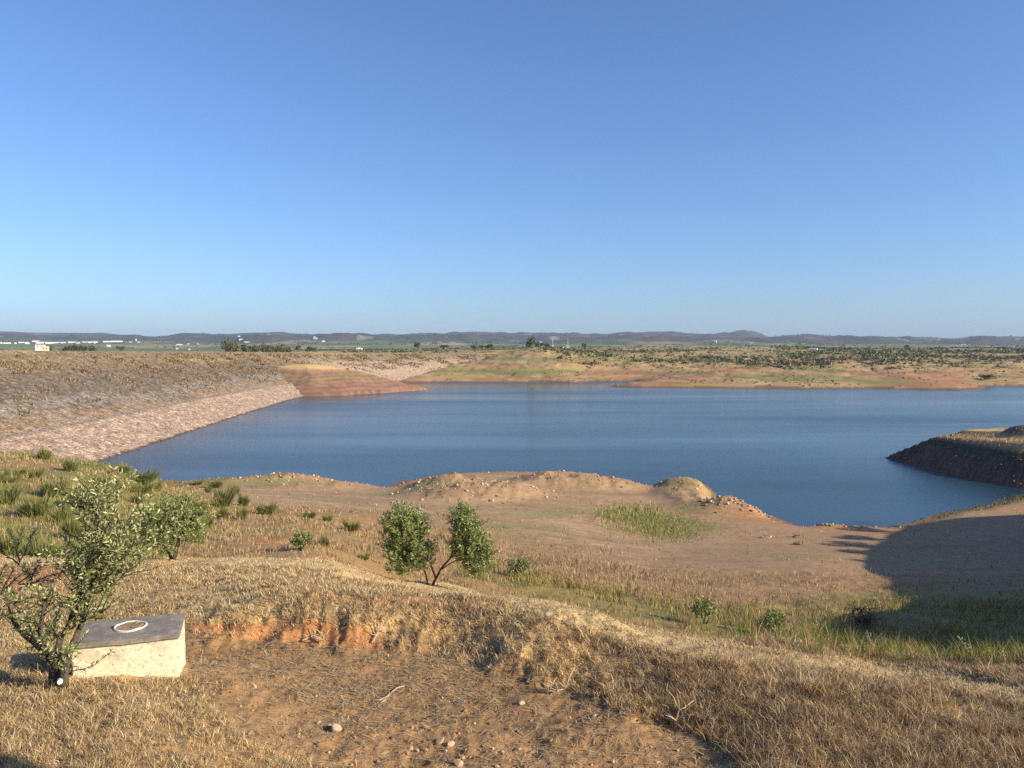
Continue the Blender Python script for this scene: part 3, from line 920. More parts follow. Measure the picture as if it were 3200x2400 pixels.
def build_dry_grass():
    x, y, z, u, v = sample(135000, .80, 4.3, 21)
    cl = fbm(x / .35, y / .35, 121, 3); cl2 = fbm(x / 1.6, y / 1.6, 122, 3)
    uj = u + 12 * fbm(x * 2, y * 2, 123); vj = v + 6 * fbm(x * 2, y * 2, 124)
    track = inpoly(uj, vj, TRACK); bank = inpoly(uj, vj, BANK); strip = inpoly(uj, vj, STRIP)
    orange = np.zeros(len(x), bool)
    for k in (0, 4):
        orange |= inpoly(uj, vj, ORANGE_P[k])
    p = np.clip(.60 + .7 * cl + .55 * cl2, .04, 1)
    right = ss(u, 480, 720) * ss(v, 590, 640)
    p = np.where(track, .02 + .10 * (cl > .25), p)
    p = np.where(bank, np.where(u < 385, p * .35, np.maximum(p, .55)), p)
    p = np.where(strip, p * .7, p)
    p = np.where(orange & (cl2 < .25), p * .25, p)
    inbox = (np.abs((x - BOX_C[0]) * .95 + (y - BOX_C[1]) * .31) < .47) & (np.abs(-(x - BOX_C[0]) * .31 + (y - BOX_C[1]) * .95) < .34)
    keep = (rng.uniform(0, 1, len(x)) < p) & ~inbox
    x, y, cl, cl2 = x[keep], y[keep], cl[keep], cl2[keep]
    track, strip, right, u, v = track[keep], strip[keep], right[keep], u[keep], v[keep]
    nt_ = len(x)
    th = (.030 + .034 * rng.uniform(0, 1, nt_) ** 1.6 + .014 * np.clip(cl, 0, 1)) * (1 + .55 * right)
    th = np.where(rng.uniform(0, 1, nt_) < .04, th * 2.1, th)
    th = np.where(track, th * .5, th); th = np.where(strip, th * .45, th)
    tw_ = (.55 + .45 * np.clip(cl2 + .5, 0, 1))
    dark = ss(cl2 + .4 * cl, -.2, .5)
    W = np.stack([1.5 * (1 - .42 * right) + 2.5 * strip, .9 + 0 * right, .30 + .65 * right + .4 * dark, .32 + .45 * right, .10 + .28 * right + .2 * dark, np.where((u > 150) & (v < 600), .03, .0)], 1)
    tc = pick(nt_, [C_PALE, C_GOLD, C_BROWN, C_GREY, C_DARK, C_GREEN2], W)
    m = 7
    n = nt_ * m
    R = np.repeat(.018 + .0045 * y, m) * np.sqrt(rng.uniform(0, 1, n)); A_ = rng.uniform(0, 2 * math.pi, n)
    bx = np.repeat(x, m) + R * np.cos(A_); by = np.repeat(y, m) + R * np.sin(A_)
    bz = terrain(bx, by)
    h = np.repeat(th, m) * rng.uniform(.45, 1.25, n)
    yy = np.repeat(y, m)
    wd = np.maximum(.0036, .00078 * yy) * rng.uniform(.6, 1.4, n)
    c = np.repeat(tc, m, axis=0) * (rng.uniform(.6, 1.25, (n, 1)) + .5 * (rng.uniform(0, 1, (n, 1)) > .8))
    A = blade_arrays(np.stack([bx, by, bz], 1), h, wd, c, lean=1.5)
    me = mesh_from('dry_grass', A[0], quads=A[1], tris=A[2], colors=A[3])
    o = link('dry_grass', me, M_grass)
    tag(o, 'short dry straw coloured grass over the near slope', 'grass', kind='stuff')
    # flattened straw on the track and between tufts
    x, y, z, u, v = sample(120000, .80, 4.3, 12)
    uj = u + 12 * fbm(x * 2, y * 2, 123); vj = v + 6 * fbm(x * 2, y * 2, 124)
    track = inpoly(uj, vj, TRACK)
    cl = fbm(x / .8, y / .8, 125, 3)
    p = np.where(track, np.clip(.14 + .6 * ss(cl + (700 - v) / 80, .0, .6), 0, .85), .14)
    k = rng.uniform(0, 1, len(x)) < p
    x, y, z = x[k], y[k], z[k]; n = len(x)
    L = rng.uniform(.04, .16, n); az = rng.normal(.25, .9, n)
    d = np.stack([np.cos(az) * L / 2, np.sin(az) * L / 2, rng.normal(0, .006, n)], 1)
    sd = np.stack([-np.sin(az), np.cos(az), np.zeros(n)], 1) * (rng.uniform(.0018, .0038, n) * np.maximum(1, y / 7))[:, None]
    P = np.stack([x, y, z + .012], 1)
    V = np.stack([P - d - sd, P - d + sd, P + d + sd, P + d - sd], 1).reshape(-1, 3)
    b = np.arange(n) * 4
    q = np.stack([b, b + 1, b + 2, b + 3], 1)
    c = np.repeat(pick(n, [C_PALE, C_GOLD, C_GREY, C_BROWN], [1.4, .7, .8, .15]), 4, axis=0)
    o = link('straw_litter', mesh_from('straw_litter', V, quads=q, colors=c), M_grass)
    tag(o, 'flattened grey straw lying on the dirt track', 'straw', kind='stuff')


build_dry_grass()


def build_mid_vegetation():
    parts = []
    x, y, z, u, v = sample(190000, .78, 18, 112)
    d1 = sdist(x, y, NEAR_POLY)
    cl = fbm(x / 1.3, y / 1.3, 131, 3); cl2 = fbm(x / 5, y / 5, 132, 3)
    beach = 1 - ss(d1 + 9 * fbm(x / 14, y / 14, 78), 26, 44)
    beach = beach * (1 - (1 - ss(u, 180, 250)) * (v > 470))
    p = np.clip(.42 + .8 * cl + .6 * cl2, .02, 1) * (1 - .93 * beach)
    uj = u + 6 * cl; vj = v + 3 * cl2
    for P in ORANGE_P:
        p = np.where(inpoly(uj, vj, P), p * .25, p)
    p = np.where(d1 < 1.2, 0, p)
    k = rng.uniform(0, 1, len(x)) < p
    x, y, z, u, v, cl, cl2 = [q[k] for q in (x, y, z, u, v, cl, cl2)]
    n = len(x)
    h = (.07 + .15 * rng.uniform(0, 1, n) ** 1.5) * (1 + .4 * np.clip(cl2, -.5, 1)) * np.clip(y / 30, .7, 1.3)
    wd = .0008 * y * rng.uniform(.6, 1.5, n)
    left = 1 - ss(u, 230, 360)
    dark = ss(cl2 + .5 * cl, .0, .6)
    W = np.stack([.6 + .4 * left, .9 + 0 * left, .55 + .7 * dark - .25 * left * .5, .15 + 0 * left, .12 + .25 * dark, .12 * left + .10 * dark * left + .05], 1)
    c = pick(n, [C_PALE * .8, C_GOLD * .9, C_BROWN * 1.1, C_GREY, C_DARK * 1.1, C_GREEN], W)
    A = blade_arrays(np.stack([x, y, z], 1), h, wd, c, lean=.6)
    o = link('hillside_grass', mesh_from('hillside_grass', A[0], quads=A[1], tris=A[2], colors=A[3]), M_grass)
    tag(o, 'dry brown grass and weeds covering the slope down to the beach', 'grass', kind='stuff')
    # green weeds in the gully
    x, y, z, u, v = sample(230000, .80, 10.5, 40)
    cl = fbm(x / .9, y / .9, 135, 3); cl2 = fbm(x / 3.2, y / 3.2, 136, 3)
    line = np.interp(u, [470, 520, 560, 640, 700, 760, 800, 860, 920, 1024, 1100], [572, 581, 592, 606, 617, 626, 630, 638, 646, 660, 672])
    wid = np.interp(u, [470, 560, 700, 800, 900, 1024], [7, 9, 14, 18, 24, 30])
    shade = inpoly(u, v, [(815, 640), (850, 604), (900, 596), (1100, 600), (1100, 690), (1000, 668), (900, 655)])
    g = np.exp(-((v - line) / wid) ** 2)
    p = np.clip(g * (.18 + 1.4 * cl + .8 * cl2), 0, .9) * (u > 455)
    p = np.maximum(p, shade * np.clip(.4 + .5 * cl2 + .4 * cl, 0, 1))
    k = rng.uniform(0, 1, len(x)) < p
    x, y, z, u, v, cl, cl2 = [q[k] for q in (x, y, z, u, v, cl, cl2)]
    n = len(x)
    h = (.12 + .34 * rng.uniform(0, 1, n) ** 1.5) * (1 + .7 * np.clip(cl, -.5, 1)) * np.where(y < 16, .75, 1.0)
    wd = np.maximum(.005, .0008 * y) * rng.uniform(.6, 1.4, n)
    c = pick(n, [C_GREEN, C_GREEN2 * 1.1, C_GOLD, C_BROWN], [.75, .9, .7, .6])
    parts.append(blade_arrays(np.stack([x, y, z], 1), h, wd, c, lean=.9))
    x, y, z, u, v = sample(120000, .72, 17, 75)
    cl = fbm(x / 1.1, y / 1.1, 137, 3); cl2 = fbm(x / 4, y / 4, 138, 3)
    p = np.clip(.10 + 1.1 * cl + .9 * cl2 + .4 * ss(v, 515, 545) * (1 - ss(u, 80, 200)), 0, .9) * (1 - ss(u, 150, 260)) * ss(y, 18, 22)
    k = rng.uniform(0, 1, len(x)) < p
    x, y, z, cl = x[k], y[k], z[k], cl[k]
    n = len(x)
    h = (.15 + .35 * rng.uniform(0, 1, n)) * (1 + .5 * np.clip(cl, -.5, 1))
    c = pick(n, [C_GREEN * 1.1, C_GREEN2, C_GOLD, C_BROWN], [1, .9, .4, .3])
    parts.append(blade_arrays(np.stack([x, y, z], 1), h, .0008 * y * rng.uniform(.6, 1.4, n), c, lean=.6))
    A = cat_arrays(parts)
    o = link('green_weeds', mesh_from('green_weeds', A[0], quads=A[1], tris=A[2], colors=A[3]), M_grass)
    tag(o, 'green weeds filling the gully and the hillside hollows', 'weeds', kind='stuff')
    # green rushes on the beach
    uu = rng.uniform(590, 745, 9500); vv = rng.uniform(503, 545, 9500)
    k = inpoly(uu + rng.normal(0, 14, 9500), vv + rng.normal(0, 4.2, 9500), REED_P)
    uu, vv = uu[k], vv[k]
    P = []
    Yg = np.exp(np.linspace(math.log(45), math.log(110), 300))
    for q in range(len(uu)):
        pass
    a = av(uu, vv)
    XX = a[:, None] * Yg[None]; ZZ = terrain(XX.ravel(), np.tile(Yg, len(a))).reshape(XX.shape)
    hit = (ZZ >= H - sv(vv)[:, None] * Yg[None]).argmax(1)
    r_ = np.arange(len(a))
    P = np.stack([XX[r_, hit], Yg[hit], ZZ[r_, hit]], 1)
    tall = np.clip(1 - (uu - 620) / 110, .12, 1)
    n = len(P)
    h = rng.uniform(.2, .65, n) * tall
    c = pick(n, [C_GREEN * np.array((1.1, 1.2, 1.3)), C_GREEN2 * np.array((1.2, 1.1, 1.3)), C_GOLD], np.stack([.5 + (uu > 690) * .6, np.full(n, .9), .75 * tall], 1))
    A = blade_arrays(P, h, .0007 * P[:, 1] * rng.uniform(.7, 1.4, n), c, lean=.4)
    o = link('rushes', mesh_from('rushes', A[0], quads=A[1], tris=A[2], colors=A[3]), M_grass)
    tag(o, 'lens of green rushes growing on the brown beach', 'rushes', kind='stuff')
    # reeds along the inlet on the right
    n0 = 2600
    t = rng.uniform(0, 1, n0)
    i0 = len(NEAR_POLY)
    shore = np.array([onz(x_ * k2, y_ * k2) for x_, y_ in near_shore_px[-4:]] + [np.array((80, 93)), np.array((100, 90))])
    L = np.concatenate([[0], np.cumsum(np.linalg.norm(np.diff(shore, axis=0), axis=1))])
    tt = t ** .7 * L[-1]
    x = np.interp(tt, L, shore[:, 0]) + rng.normal(0, 1.0, n0); y = np.interp(tt, L, shore[:, 1]) + rng.normal(0, .9, n0) - .4
    z = np.maximum(terrain(x, y), -.2)
    h = rng.uniform(.2, .9, n0) * (.2 + .9 * t)
    c = pick(n0, [C_GREEN * .85, C_GREEN2 * .8, C_BROWN], [1, .8, .8])  # greens toned down in colour for the shadow lying over the inlet
    A = blade_arrays(np.stack([x, y, z], 1), h, .1 * rng.uniform(.6, 1.3, n0), c, lean=.25)
    o = link('reeds', mesh_from('reeds', A[0], quads=A[1], tris=A[2], colors=A[3]), M_grass)
    tag(o, 'green reeds fringing the narrow inlet in shadow', 'reeds', kind='stuff')
    # tufts on the dam slope and the promontory's top
    parts = []
    n0 = 52000
    i = rng.integers(40, len(DAM_C) - 60, n0)
    o_ = rng.uniform(2.2, 27, n0)
    g = fbm(i / 22.0, o_ / 4, 141) + .4 * fbm(i / 3.0, o_ / 1.5, 142)
    k = (g > .05) & (rng.uniform(0, 1, n0) < np.clip(1.25 - o_ / 24, .15, 1))
    i, o_, g = i[k], o_[k], g[k]; n = len(i)
    P = np.stack([DAM_C[i, 0] + DAM_N[i, 0] * (o_ + DAM_W), DAM_C[i, 1] + DAM_N[i, 1] * (o_ + DAM_W), DAM_C[i, 2] + DAM_Z(o_)], 1)
    h = rng.uniform(.2, .7, n)
    c = pick(n, [C_GOLD * .75, C_GREY, C_BROWN * 1.1, C_GREEN * .8, C_DARK], [.6, .6, 1, .4, .7])
    parts.append(blade_arrays(P, h, .0013 * P[:, 1] * rng.uniform(.8, 1.8, n), c, lean=.9))
    n0 = 9000
    x = rng.uniform(62, 115, n0); y = rng.uniform(98, 150, n0); z = terrain(x, y)
    dd = sdist(x, y, PROM_POLY)
    k = (z > 3.9) & (z < 6) & (rng.uniform(0, 1, n0) < np.where(dd < 10, .9, .2))
    P = np.stack([x, y, z], 1)[k]; n = len(P)
    c = pick(n, [C_GOLD, C_PALE, C_GREEN, C_DARK], [1, .7, .7, .3])
    parts.append(blade_arrays(P, rng.uniform(.15, .5, n), .13 * rng.uniform(.6, 1.4, n), c, lean=.5))
    A = cat_arrays(parts)
    o = link('bank_tufts', mesh_from('bank_tufts', A[0], quads=A[1], tris=A[2], colors=A[3]), M_grass)
    tag(o, 'dry grass tufts growing between stones of the dam and banks', 'grass', kind='stuff')


build_mid_vegetation()


# ------------------------------------------------------------------ tubes, leaves, trees
def tube(pts, rad, sides=7):
    P = np.array(pts, float); n = len(P)
    V = []; Q = []
    tg = np.gradient(P, axis=0)
    for i in range(n):
        t = tg[i] / (np.linalg.norm(tg[i]) + 1e-9)
        a = np.cross(t, (0.31, .17, .93)); a /= np.linalg.norm(a) + 1e-9
        b = np.cross(t, a)
        for k in range(sides):
            q = 2 * math.pi * k / sides
            V.append(P[i] + (a * math.cos(q) + b * math.sin(q)) * rad[i])
    for i in range(n - 1):
        for k in range(sides):
            Q.append((i * sides + k, i * sides + (k + 1) % sides, (i + 1) * sides + (k + 1) % sides, (i + 1) * sides + k))
    V.append(P[0]); V.append(P[-1])
    c0, c1 = n * sides, n * sides + 1
    for k in range(sides):
        Q.append((c0, (k + 1) % sides, k, c0)); Q.append((c1, (n - 1) * sides + k, (n - 1) * sides + (k + 1) % sides, c1))
    return V, [tuple(dict.fromkeys(q)) for q in Q]


def tubes_mesh(name, lst, sides=7):
    V = []; Fc = []
    for pts, rad in lst:
        v, f = tube(pts, rad, sides)
        o = len(V); V += v; Fc += [tuple(i + o for i in q) for q in f]
    me = mesh_from(name, V, faces=Fc)
    me.polygons.foreach_set('use_smooth', np.ones(len(me.polygons), bool))
    return me


def wiggle(p0, p1, n, amp, r):
    p0 = np.array(p0, float); p1 = np.array(p1, float)
    t = np.linspace(0, 1, n)[:, None]
    P = p0 + (p1 - p0) * t
    P[1:-1] += r.normal(0, amp, (n - 2, 3))
    return P


def leaves(P, D, L, Wd, colr, r):
    """rhombic leaves from P along D"""
    n = len(P)
    rv = r.normal(0, 1, (n, 3))
    sd = np.cross(D, rv); sd /= np.linalg.norm(sd, axis=1)[:, None] + 1e-9
    up = np.cross(sd, D)
    m = P + D * (L * .5)[:, None] + up * (L * .06)[:, None]
    V = np.stack([P, m + sd * (Wd / 2)[:, None], P + D * L[:, None], m - sd * (Wd / 2)[:, None]], 1).reshape(-1, 3)
    b = np.arange(n) * 4
    return V, np.stack([b, b + 1, b + 2, b + 3], 1), np.repeat(colr, 4, axis=0)


OL = [np.array((.28, .315, .14)), np.array((.18, .215, .08)), np.array((.45, .47, .25)), np.array((.57, .57, .36)), np.array((.10, .12, .05))]


def twig_crown(limbs, nt, tl, r, leafL=.055, step=.018, spread=.9, up=.5, weights=(1, .7, .9, .5, .25), wfac=.24):
    """twigs growing from limb polylines, set with opposite narrow leaves; returns twig tubes and leaf arrays"""
    tw = []; LP = []; LD = []
    for pts, dens in limbs:
        pts = np.array(pts, float)
        seg = np.concatenate([[0], np.cumsum(np.linalg.norm(np.diff(pts, axis=0), axis=1))])
        m = max(2, int(nt * dens))
        for j in range(m):
            s = seg[-1] * r.uniform(.12, 1)
            p = np.array([np.interp(s, seg, pts[:, k]) for k in range(3)])
            d = r.normal(0, spread, 3); d[2] = abs(d[2]) * .6 + up * r.uniform(.2, 1.4)
            d /= np.linalg.norm(d)
            L = tl * (.45 + .7 * r.uniform(0, 1) + .5 * (r.uniform(0, 1) > .85))
            q = [p]; dd = d.copy()
            nseg = 6
            for k in range(nseg):
                dd = dd + r.normal(0, .13, 3) + np.array((0, 0, .04)); dd /= np.linalg.norm(dd)
                q.append(q[-1] + dd * L / nseg)
            q = np.array(q)
            tw.append((q, np.linspace(.006, .002, nseg + 1) * max(1, leafL / .055)))
            nl = int(L / step)
            for k in range(nl):
                t = (k + r.uniform(0, 1)) / nl
                if t < .12: continue
                f = t * nseg; i = min(int(f), nseg - 1)
                pp = q[i] + (q[i + 1] - q[i]) * (f - i)
                ax = q[i + 1] - q[i]; ax /= np.linalg.norm(ax)
                for sgn in (0, 1):
                    rv = r.normal(0, 1, 3); rv -= ax * rv.dot(ax); rv /= np.linalg.norm(rv) + 1e-9
                    ld = ax * r.uniform(.35, .9) + rv * r.uniform(.5, 1)
                    LP.append(pp); LD.append(ld / np.linalg.norm(ld))
    LP = np.array(LP); LD = np.array(LD)
    n = len(LP)
    w_ = np.cumsum(np.array(weights) / sum(weights))
    k = (r.uniform(0, 1, n)[:, None] > w_).sum(1)
    c = np.array(OL)[np.clip(k, 0, 4)] * r.uniform(.8, 1.2, (n, 1))
    Ls = leafL * r.uniform(.7, 1.25, n)
    return tw, leaves(LP, LD, Ls, Ls * wfac * r.uniform(.8, 1.2, n), c, r)


def build_front_olive():
    r = np.random.default_rng(3)
    g = find_ground(57, 688)
    Y = g[1]
    def w_(u, v, dy=0):
        p = aty(u, v, Y + dy)
        return p
    root = empty('olive_tree', tuple(g))
    tag(root, 'young silvery olive tree with forked trunk beside the concrete box', 'tree')
    O = g
    fork = w_(55, 664)
    trunk = [([g + (0, 0, -.08), w_(54, 676), fork], [.058, .046, .04]),
             ([w_(63, 690, -.05) + np.array((0, 0, -.05)), w_(64, 672, -.04), w_(68, 655, 0), w_(74, 641, .1), w_(84, 618, .25), w_(90, 585, .3), w_(98, 545, .35)],
              [.042, .038, .032, .027, .021, .016, .010]),
             ([fork, w_(46, 656, .0), w_(36, 645, .05), w_(24, 636, .1), w_(14, 625, .15), w_(8, 606, .2)], [.030, .024, .019, .014, .010, .006]),
             ([fork, w_(60, 640, .1), w_(72, 615, .1), w_(84, 585, .1), w_(92, 550, .1), w_(100, 515, .1)], [.034, .027, .022, .017, .013, .008]),
             ([w_(46, 656), w_(40, 630, -.1), w_(44, 605, -.1), w_(52, 590, 0)], [.03, .022, .016, .01])]
    me = tubes_mesh('trunk', [([p - O for p in pts], rad) for pts, rad in trunk], 9)
    tr = link('trunk', me, M_bark, root)
    # pale sawn stub
    v, f = tube([w_(60, 680, -.06) - O, w_(60, 682, -.12) - O], [.022, .021], 12)
    link('sawn_stub', mesh_from('sawn_stub', v, faces=f), plain('cut_wood', (.78, .74, .66), .8), root)
    limbs = []
    def L(pxs, dens):
        limbs.append(([w_(u, v, dy) - O for u, v, dy in pxs], dens))
    L([(62, 640, .0), (76, 612, .05), (88, 580, .1), (96, 545, .15), (102, 500, .2)], 1.7)
    L([(84, 618, .25), (92, 580, .3), (104, 540, .35), (112, 512, .3)], 1.5)
    L([(80, 600, .1), (100, 585, .1), (122, 560, .15), (142, 540, .2)], 1.1)
    L([(80, 585, .0), (90, 560, -.1), (96, 530, -.1), (104, 505, -.1)], 1.2)
    L([(66, 632, .1), (84, 622, .1), (104, 612, .15)], .9)
    L([(46, 650, .0), (34, 640, .05), (20, 628, .1), (10, 615, .15)], .32)
    L([(40, 636, -.1), (44, 612, -.1), (54, 598, 0)], .45)
    L([(96, 560, .1), (104, 530, .1), (100, 497, .1)], .8)
    L([(104, 575, .2), (118, 545, .2), (126, 520, .2)], .7)
    L([(90, 600, .2), (118, 580, .2), (140, 565, .2)], .7)
    L([(60, 646, .1), (46, 640, .1), (30, 650, .1)], .4)
    L([(14, 625, .15), (18, 590, .2), (20, 560, .2)], .35)
    L([(26, 630, .15), (30, 590, .2), (32, 568, .2)], .28)
    L([(6, 625, .15), (2, 600, .2), (-6, 570, .2)], .3)
    L([(80, 605, .1), (76, 580, .1), (76, 560, 0)], .4)
    L([(57, 684, -.05), (50, 668, -.08), (40, 656, -.1)], .22)
    L([(62, 688, -.1), (66, 668, -.1), (72, 650, -.1)], .28)
    tw, A = twig_crown(limbs, 26, .34, r, .047, .0155, spread=.8, up=.55, weights=(1, .7, 1.3, .9, .25), wfac=.27)
    link('twig', tubes_mesh('twig', tw, 4), M_bark, root)
    me = mesh_from('foliage', A[0], quads=A[1], colors=A[2])
    link('foliage', me, M_leaf, root)


build_front_olive()


def build_pair_olive():
    r = np.random.default_rng(8)
    g = find_ground(430, 585)
    Y = g[1]
    O = g
    w_ = lambda u, v, dy=0: aty(u, v, Y + dy) - O
    root = empty('olive_tree', tuple(g))
    tag(root, 'small olive tree forking into two separate round crowns on the ridge', 'tree')
    c2 = lambda x, y: ((800 + x / 2.765) / 3.125, (1400 + y / 2.765) / 3.125)
    def W(x, y, dy=0):
        u, v = c2(x, y)
        return w_(u, v, dy)
    base = W(1515, 1215)
    base[2] -= .05
    stems = [([base, W(1540, 1150), W(1555, 1130), W(1510, 1010), W(1460, 930), W(1400, 820, .1), W(1370, 680, .1)], [.034, .03, .022, .016, .013, .01, .006]),
             ([W(1492, 1220) - np.array((0, 0, .05)), W(1470, 1100), W(1440, 1020), W(1390, 960), W(1300, 860, -.1), W(1230, 700, -.1)], [.022, .019, .016, .013, .010, .006]),
             ([W(1555, 1130), W(1600, 1040), W(1680, 950), W(1740, 900), W(1820, 800), W(1840, 650)], [.024, .021, .018, .014, .011, .006]),
             ([W(1600, 1050), W(1690, 990), W(1790, 950), W(1900, 900)], [.013, .011, .009, .006]),
             ([W(1680, 950), W(1710, 850), W(1740, 720), W(1770, 600)], [.018, .014, .01, .006])]
    link('trunk', tubes_mesh('trunk', stems, 7), M_bark, root)
    def ell(cx, cy, rx, ry, n, rz=.45):
        L = []
        cc = W(cx, cy + 50)
        for i in range(n):
            d = r.normal(0, 1, 3); d /= np.linalg.norm(d)
            s = Y / 769 / 8.64
            p = cc + d * np.array((rx * s, rz, ry * s)) * r.uniform(.15, .85) ** .6
            e = p + d * .05 + np.array((0, 0, .12))
            L.append(([p, (p + e) / 2 + r.normal(0, .02, 3), e], 1))
        return L
    left = ell(1310, 735, 185, 205, 84) + ell(1250, 900, 130, 120, 26) + ell(1190, 620, 80, 90, 16) + ell(1400, 900, 120, 80, 14) + ell(1260, 1000, 110, 75, 18) + ell(1420, 985, 90, 60, 8)
    right = ell(1830, 780, 160, 200, 62) + ell(1890, 920, 140, 130, 34) + ell(1790, 620, 90, 110, 20) + ell(1920, 1010, 100, 90, 18)
    for limbs in (left, right):
        tw, A = twig_crown(limbs, 7, .24, r, .064, .017, spread=.8, up=.45, weights=(1, 1.0, .7, .35, .4), wfac=.27)
        o = link('crown', mesh_from('crown', A[0], quads=A[1], colors=A[2]), M_leaf, root)


build_pair_olive()


def olive_bush_mesh(name, seed, rx, rz, n, leafL, tl):
    r = np.random.default_rng(seed)
    L = []
    for i in range(n):
        d = r.normal(0, 1, 3); d[2] = d[2] if d[2] > 0 else d[2] * .6; d /= np.linalg.norm(d)
        p = np.array((0, 0, rz * .95)) + d * np.array((rx, rx, rz)) * r.uniform(.1, .85) ** .55
        e = p + d * .06 + np.array((0, 0, .1))
        L.append(([p, (p + e) / 2, e], 1))
    tw, A = twig_crown(L, 6, tl, r, leafL, leafL * .36, spread=.85, up=.4, weights=(1, 1.0, .65, .25, .5), wfac=.3)
    return mesh_from(name, A[0], quads=A[1], colors=A[2]), r


def olive_bush(u, v, wpx, hpx, seed, label, cat='bush', n=70, name='olive_bush'):
    g = find_ground(u, v)
    k = g[1] / F
    rx = wpx * k / 2 * .85; rz = hpx * k / 2 * .85
    root = empty(name, tuple(g))
    tag(root, label, cat)
    me, r = olive_bush_mesh('foliage', seed, rx, rz, n, max(.055, .0042 * g[1]), max(.16, rz * .35))
    link('foliage', me, M_leaf, root)
    st = []
    for i in range(4):
        a = r.uniform(0, 6.28)
        st.append((wiggle((0, 0, -.06), (math.cos(a) * rx * .45, math.sin(a) * rx * .45, rz * 1.1), 5, rx * .05, r), np.linspace(.035, .01, 5)))
    link('trunk', tubes_mesh('trunk', st, 6), M_bark, root)
    return root


olive_bush(172, 560, 80, 76, 21, 'round grey green olive bush behind the front olive tree', n=170)
olive_bush(301, 551, 22, 17, 22, 'small grey olive sapling beside the bright orange earth patch', 'sapling', 40, 'olive_sapling')
olive_bush(519, 578, 28, 24, 23, 'leafy dark olive sapling right of the twin crowned tree', 'sapling', 50, 'olive_sapling')
olive_bush(705, 624, 30, 30, 24, 'thin leaning olive sapling among green gully weeds', 'sapling', 34, 'olive_sapling')
olive_bush(771, 636, 30, 28, 25, 'pale grey green shrub at the edge of the dry ridge', 'shrub', 46, 'grey_shrub')


# ------------------------------------------------------------------ broom bushes on the left hillside
def broom_mesh(seed):
    r = np.random.default_rng(seed)
    n = 1100
    a = r.uniform(0, 2 * math.pi, n); el = np.arccos(r.uniform(.35, 1, n)) * .9
    d = np.stack([np.cos(a) * np.sin(el), np.sin(a) * np.sin(el), np.cos(el)], 1)
    L = r.uniform(.25, .95, n) * (.75 + .3 * np.sin(a * 2 + seed) + .2 * np.sin(a * 3 + 2 * seed))
    P = np.stack([np.cos(a) * r.uniform(0, .42, n), np.sin(a) * r.uniform(0, .42, n), r.uniform(-.06, .25, n)], 1)
    az = r.uniform(0, 6.28, n)
    rv = r.normal(0, 1, (n, 3)); sd = np.cross(d, rv); sd /= np.linalg.norm(sd, axis=1)[:, None]
    sd = sd * r.uniform(.008, .018, n)[:, None]
    mid = P + d * (L * .55)[:, None] + np.stack([0 * L, 0 * L, .05 * L], 1)
    tip = P + d * L[:, None] + np.stack([0 * L, 0 * L, .12 * L], 1)
    V = np.stack([P - sd * .4, P + sd * .4, mid + sd, mid - sd, tip], 1).reshape(-1, 3)
    b = np.arange(n) * 5
    q = np.stack([b, b + 1, b + 2, b + 3], 1); t = np.stack([b + 3, b + 2, b + 4], 1)
    cs = np.array([(.185, .21, .085), (.25, .27, .11), (.13, .15, .065), (.37, .34, .16), (.38, .29, .16)])
    c = cs[r.choice(5, n, p=[.31, .26, .2, .13, .10])] * r.uniform(.8, 1.2, (n, 1))
    return mesh_from('broom_bush', V, quads=q, tris=t, colors=np.repeat(c, 5, axis=0))


BROOM = [broom_mesh(100 + i) for i in range(5)]
for me in BROOM:
    me.materials.append(M_grass)
bushes = [(380, 100, 120, 95), (610, 200, 130, 100), (310, 265, 110, 85), (175, 240, 70, 60), (1060, 215, 140, 75), (1215, 310, 240, 110), (1330, 235, 80, 65),
          (60, 490, 170, 165), (470, 425, 200, 145), (100, 300, 120, 65), (310, 595, 250, 165), (690, 505, 220, 150), (545, 650, 180, 140), (620, 790, 180, 180),
          (60, 940, 220, 175), (380, 985, 260, 170), (600, 1010, 160, 130), (1230, 400, 160, 100), (1350, 370, 100, 80), (1720, 580, 160, 140), (1930, 510, 160, 160),
          (2110, 500, 100, 100), (1930, 615, 120, 95), (2090, 615, 80, 95), (1860, 345, 110, 65), (1800, 385, 60, 50), (1710, 320, 70, 40), (2030, 400, 80, 80), (250, 940, 200, 130),
          (900, 330, 120, 80), (20, 270, 90, 70), (1180, 480, 120, 80), (1780, 690, 110, 90),
          (2300, 575, 160, 95), (2680, 605, 95, 55), (2830, 635, 85, 60), (3040, 722, 125, 90), (2795, 850, 110, 80), (3150, 965, 90, 50)]
rows = {}
for b_ in bushes:
    u = b_[0] / 8.64; v = 448 + b_[1] / 8.64
    row = 'skyline' if v < 481 and u < 160 and b_[1] < 240 else 'upper' if b_[1] < 420 else 'middle' if b_[1] < 720 else 'lower'
    rows.setdefault(row, []).append((u, v, b_[2] / 8.64, b_[3] / 8.64))
q = 0
for row, L in rows.items():
    L.sort()
    for i, (u, v, wp, hp) in enumerate(L):
        g = find_ground(u, v, 16)
        k = g[1] / F
        o = bpy.data.objects.new('broom_bush', BROOM[q % 5]); q += 1
        col.objects.link(o)
        o.location = tuple(g)
        o.rotation_euler = (0, 0, random.uniform(0, 6.28))
        sx = wp * k / 1.25; sz = hp * k / .78
        o.scale = (sx, sx, sz)
        size = 'broad' if wp > 17 else 'small' if wp < 10.5 else 'mid sized'
        tag(o, f'{size} green broom bush, {ORD[i]} from left in the {row} row of hillside bushes', 'bush', 'broom bushes on the left hillside')


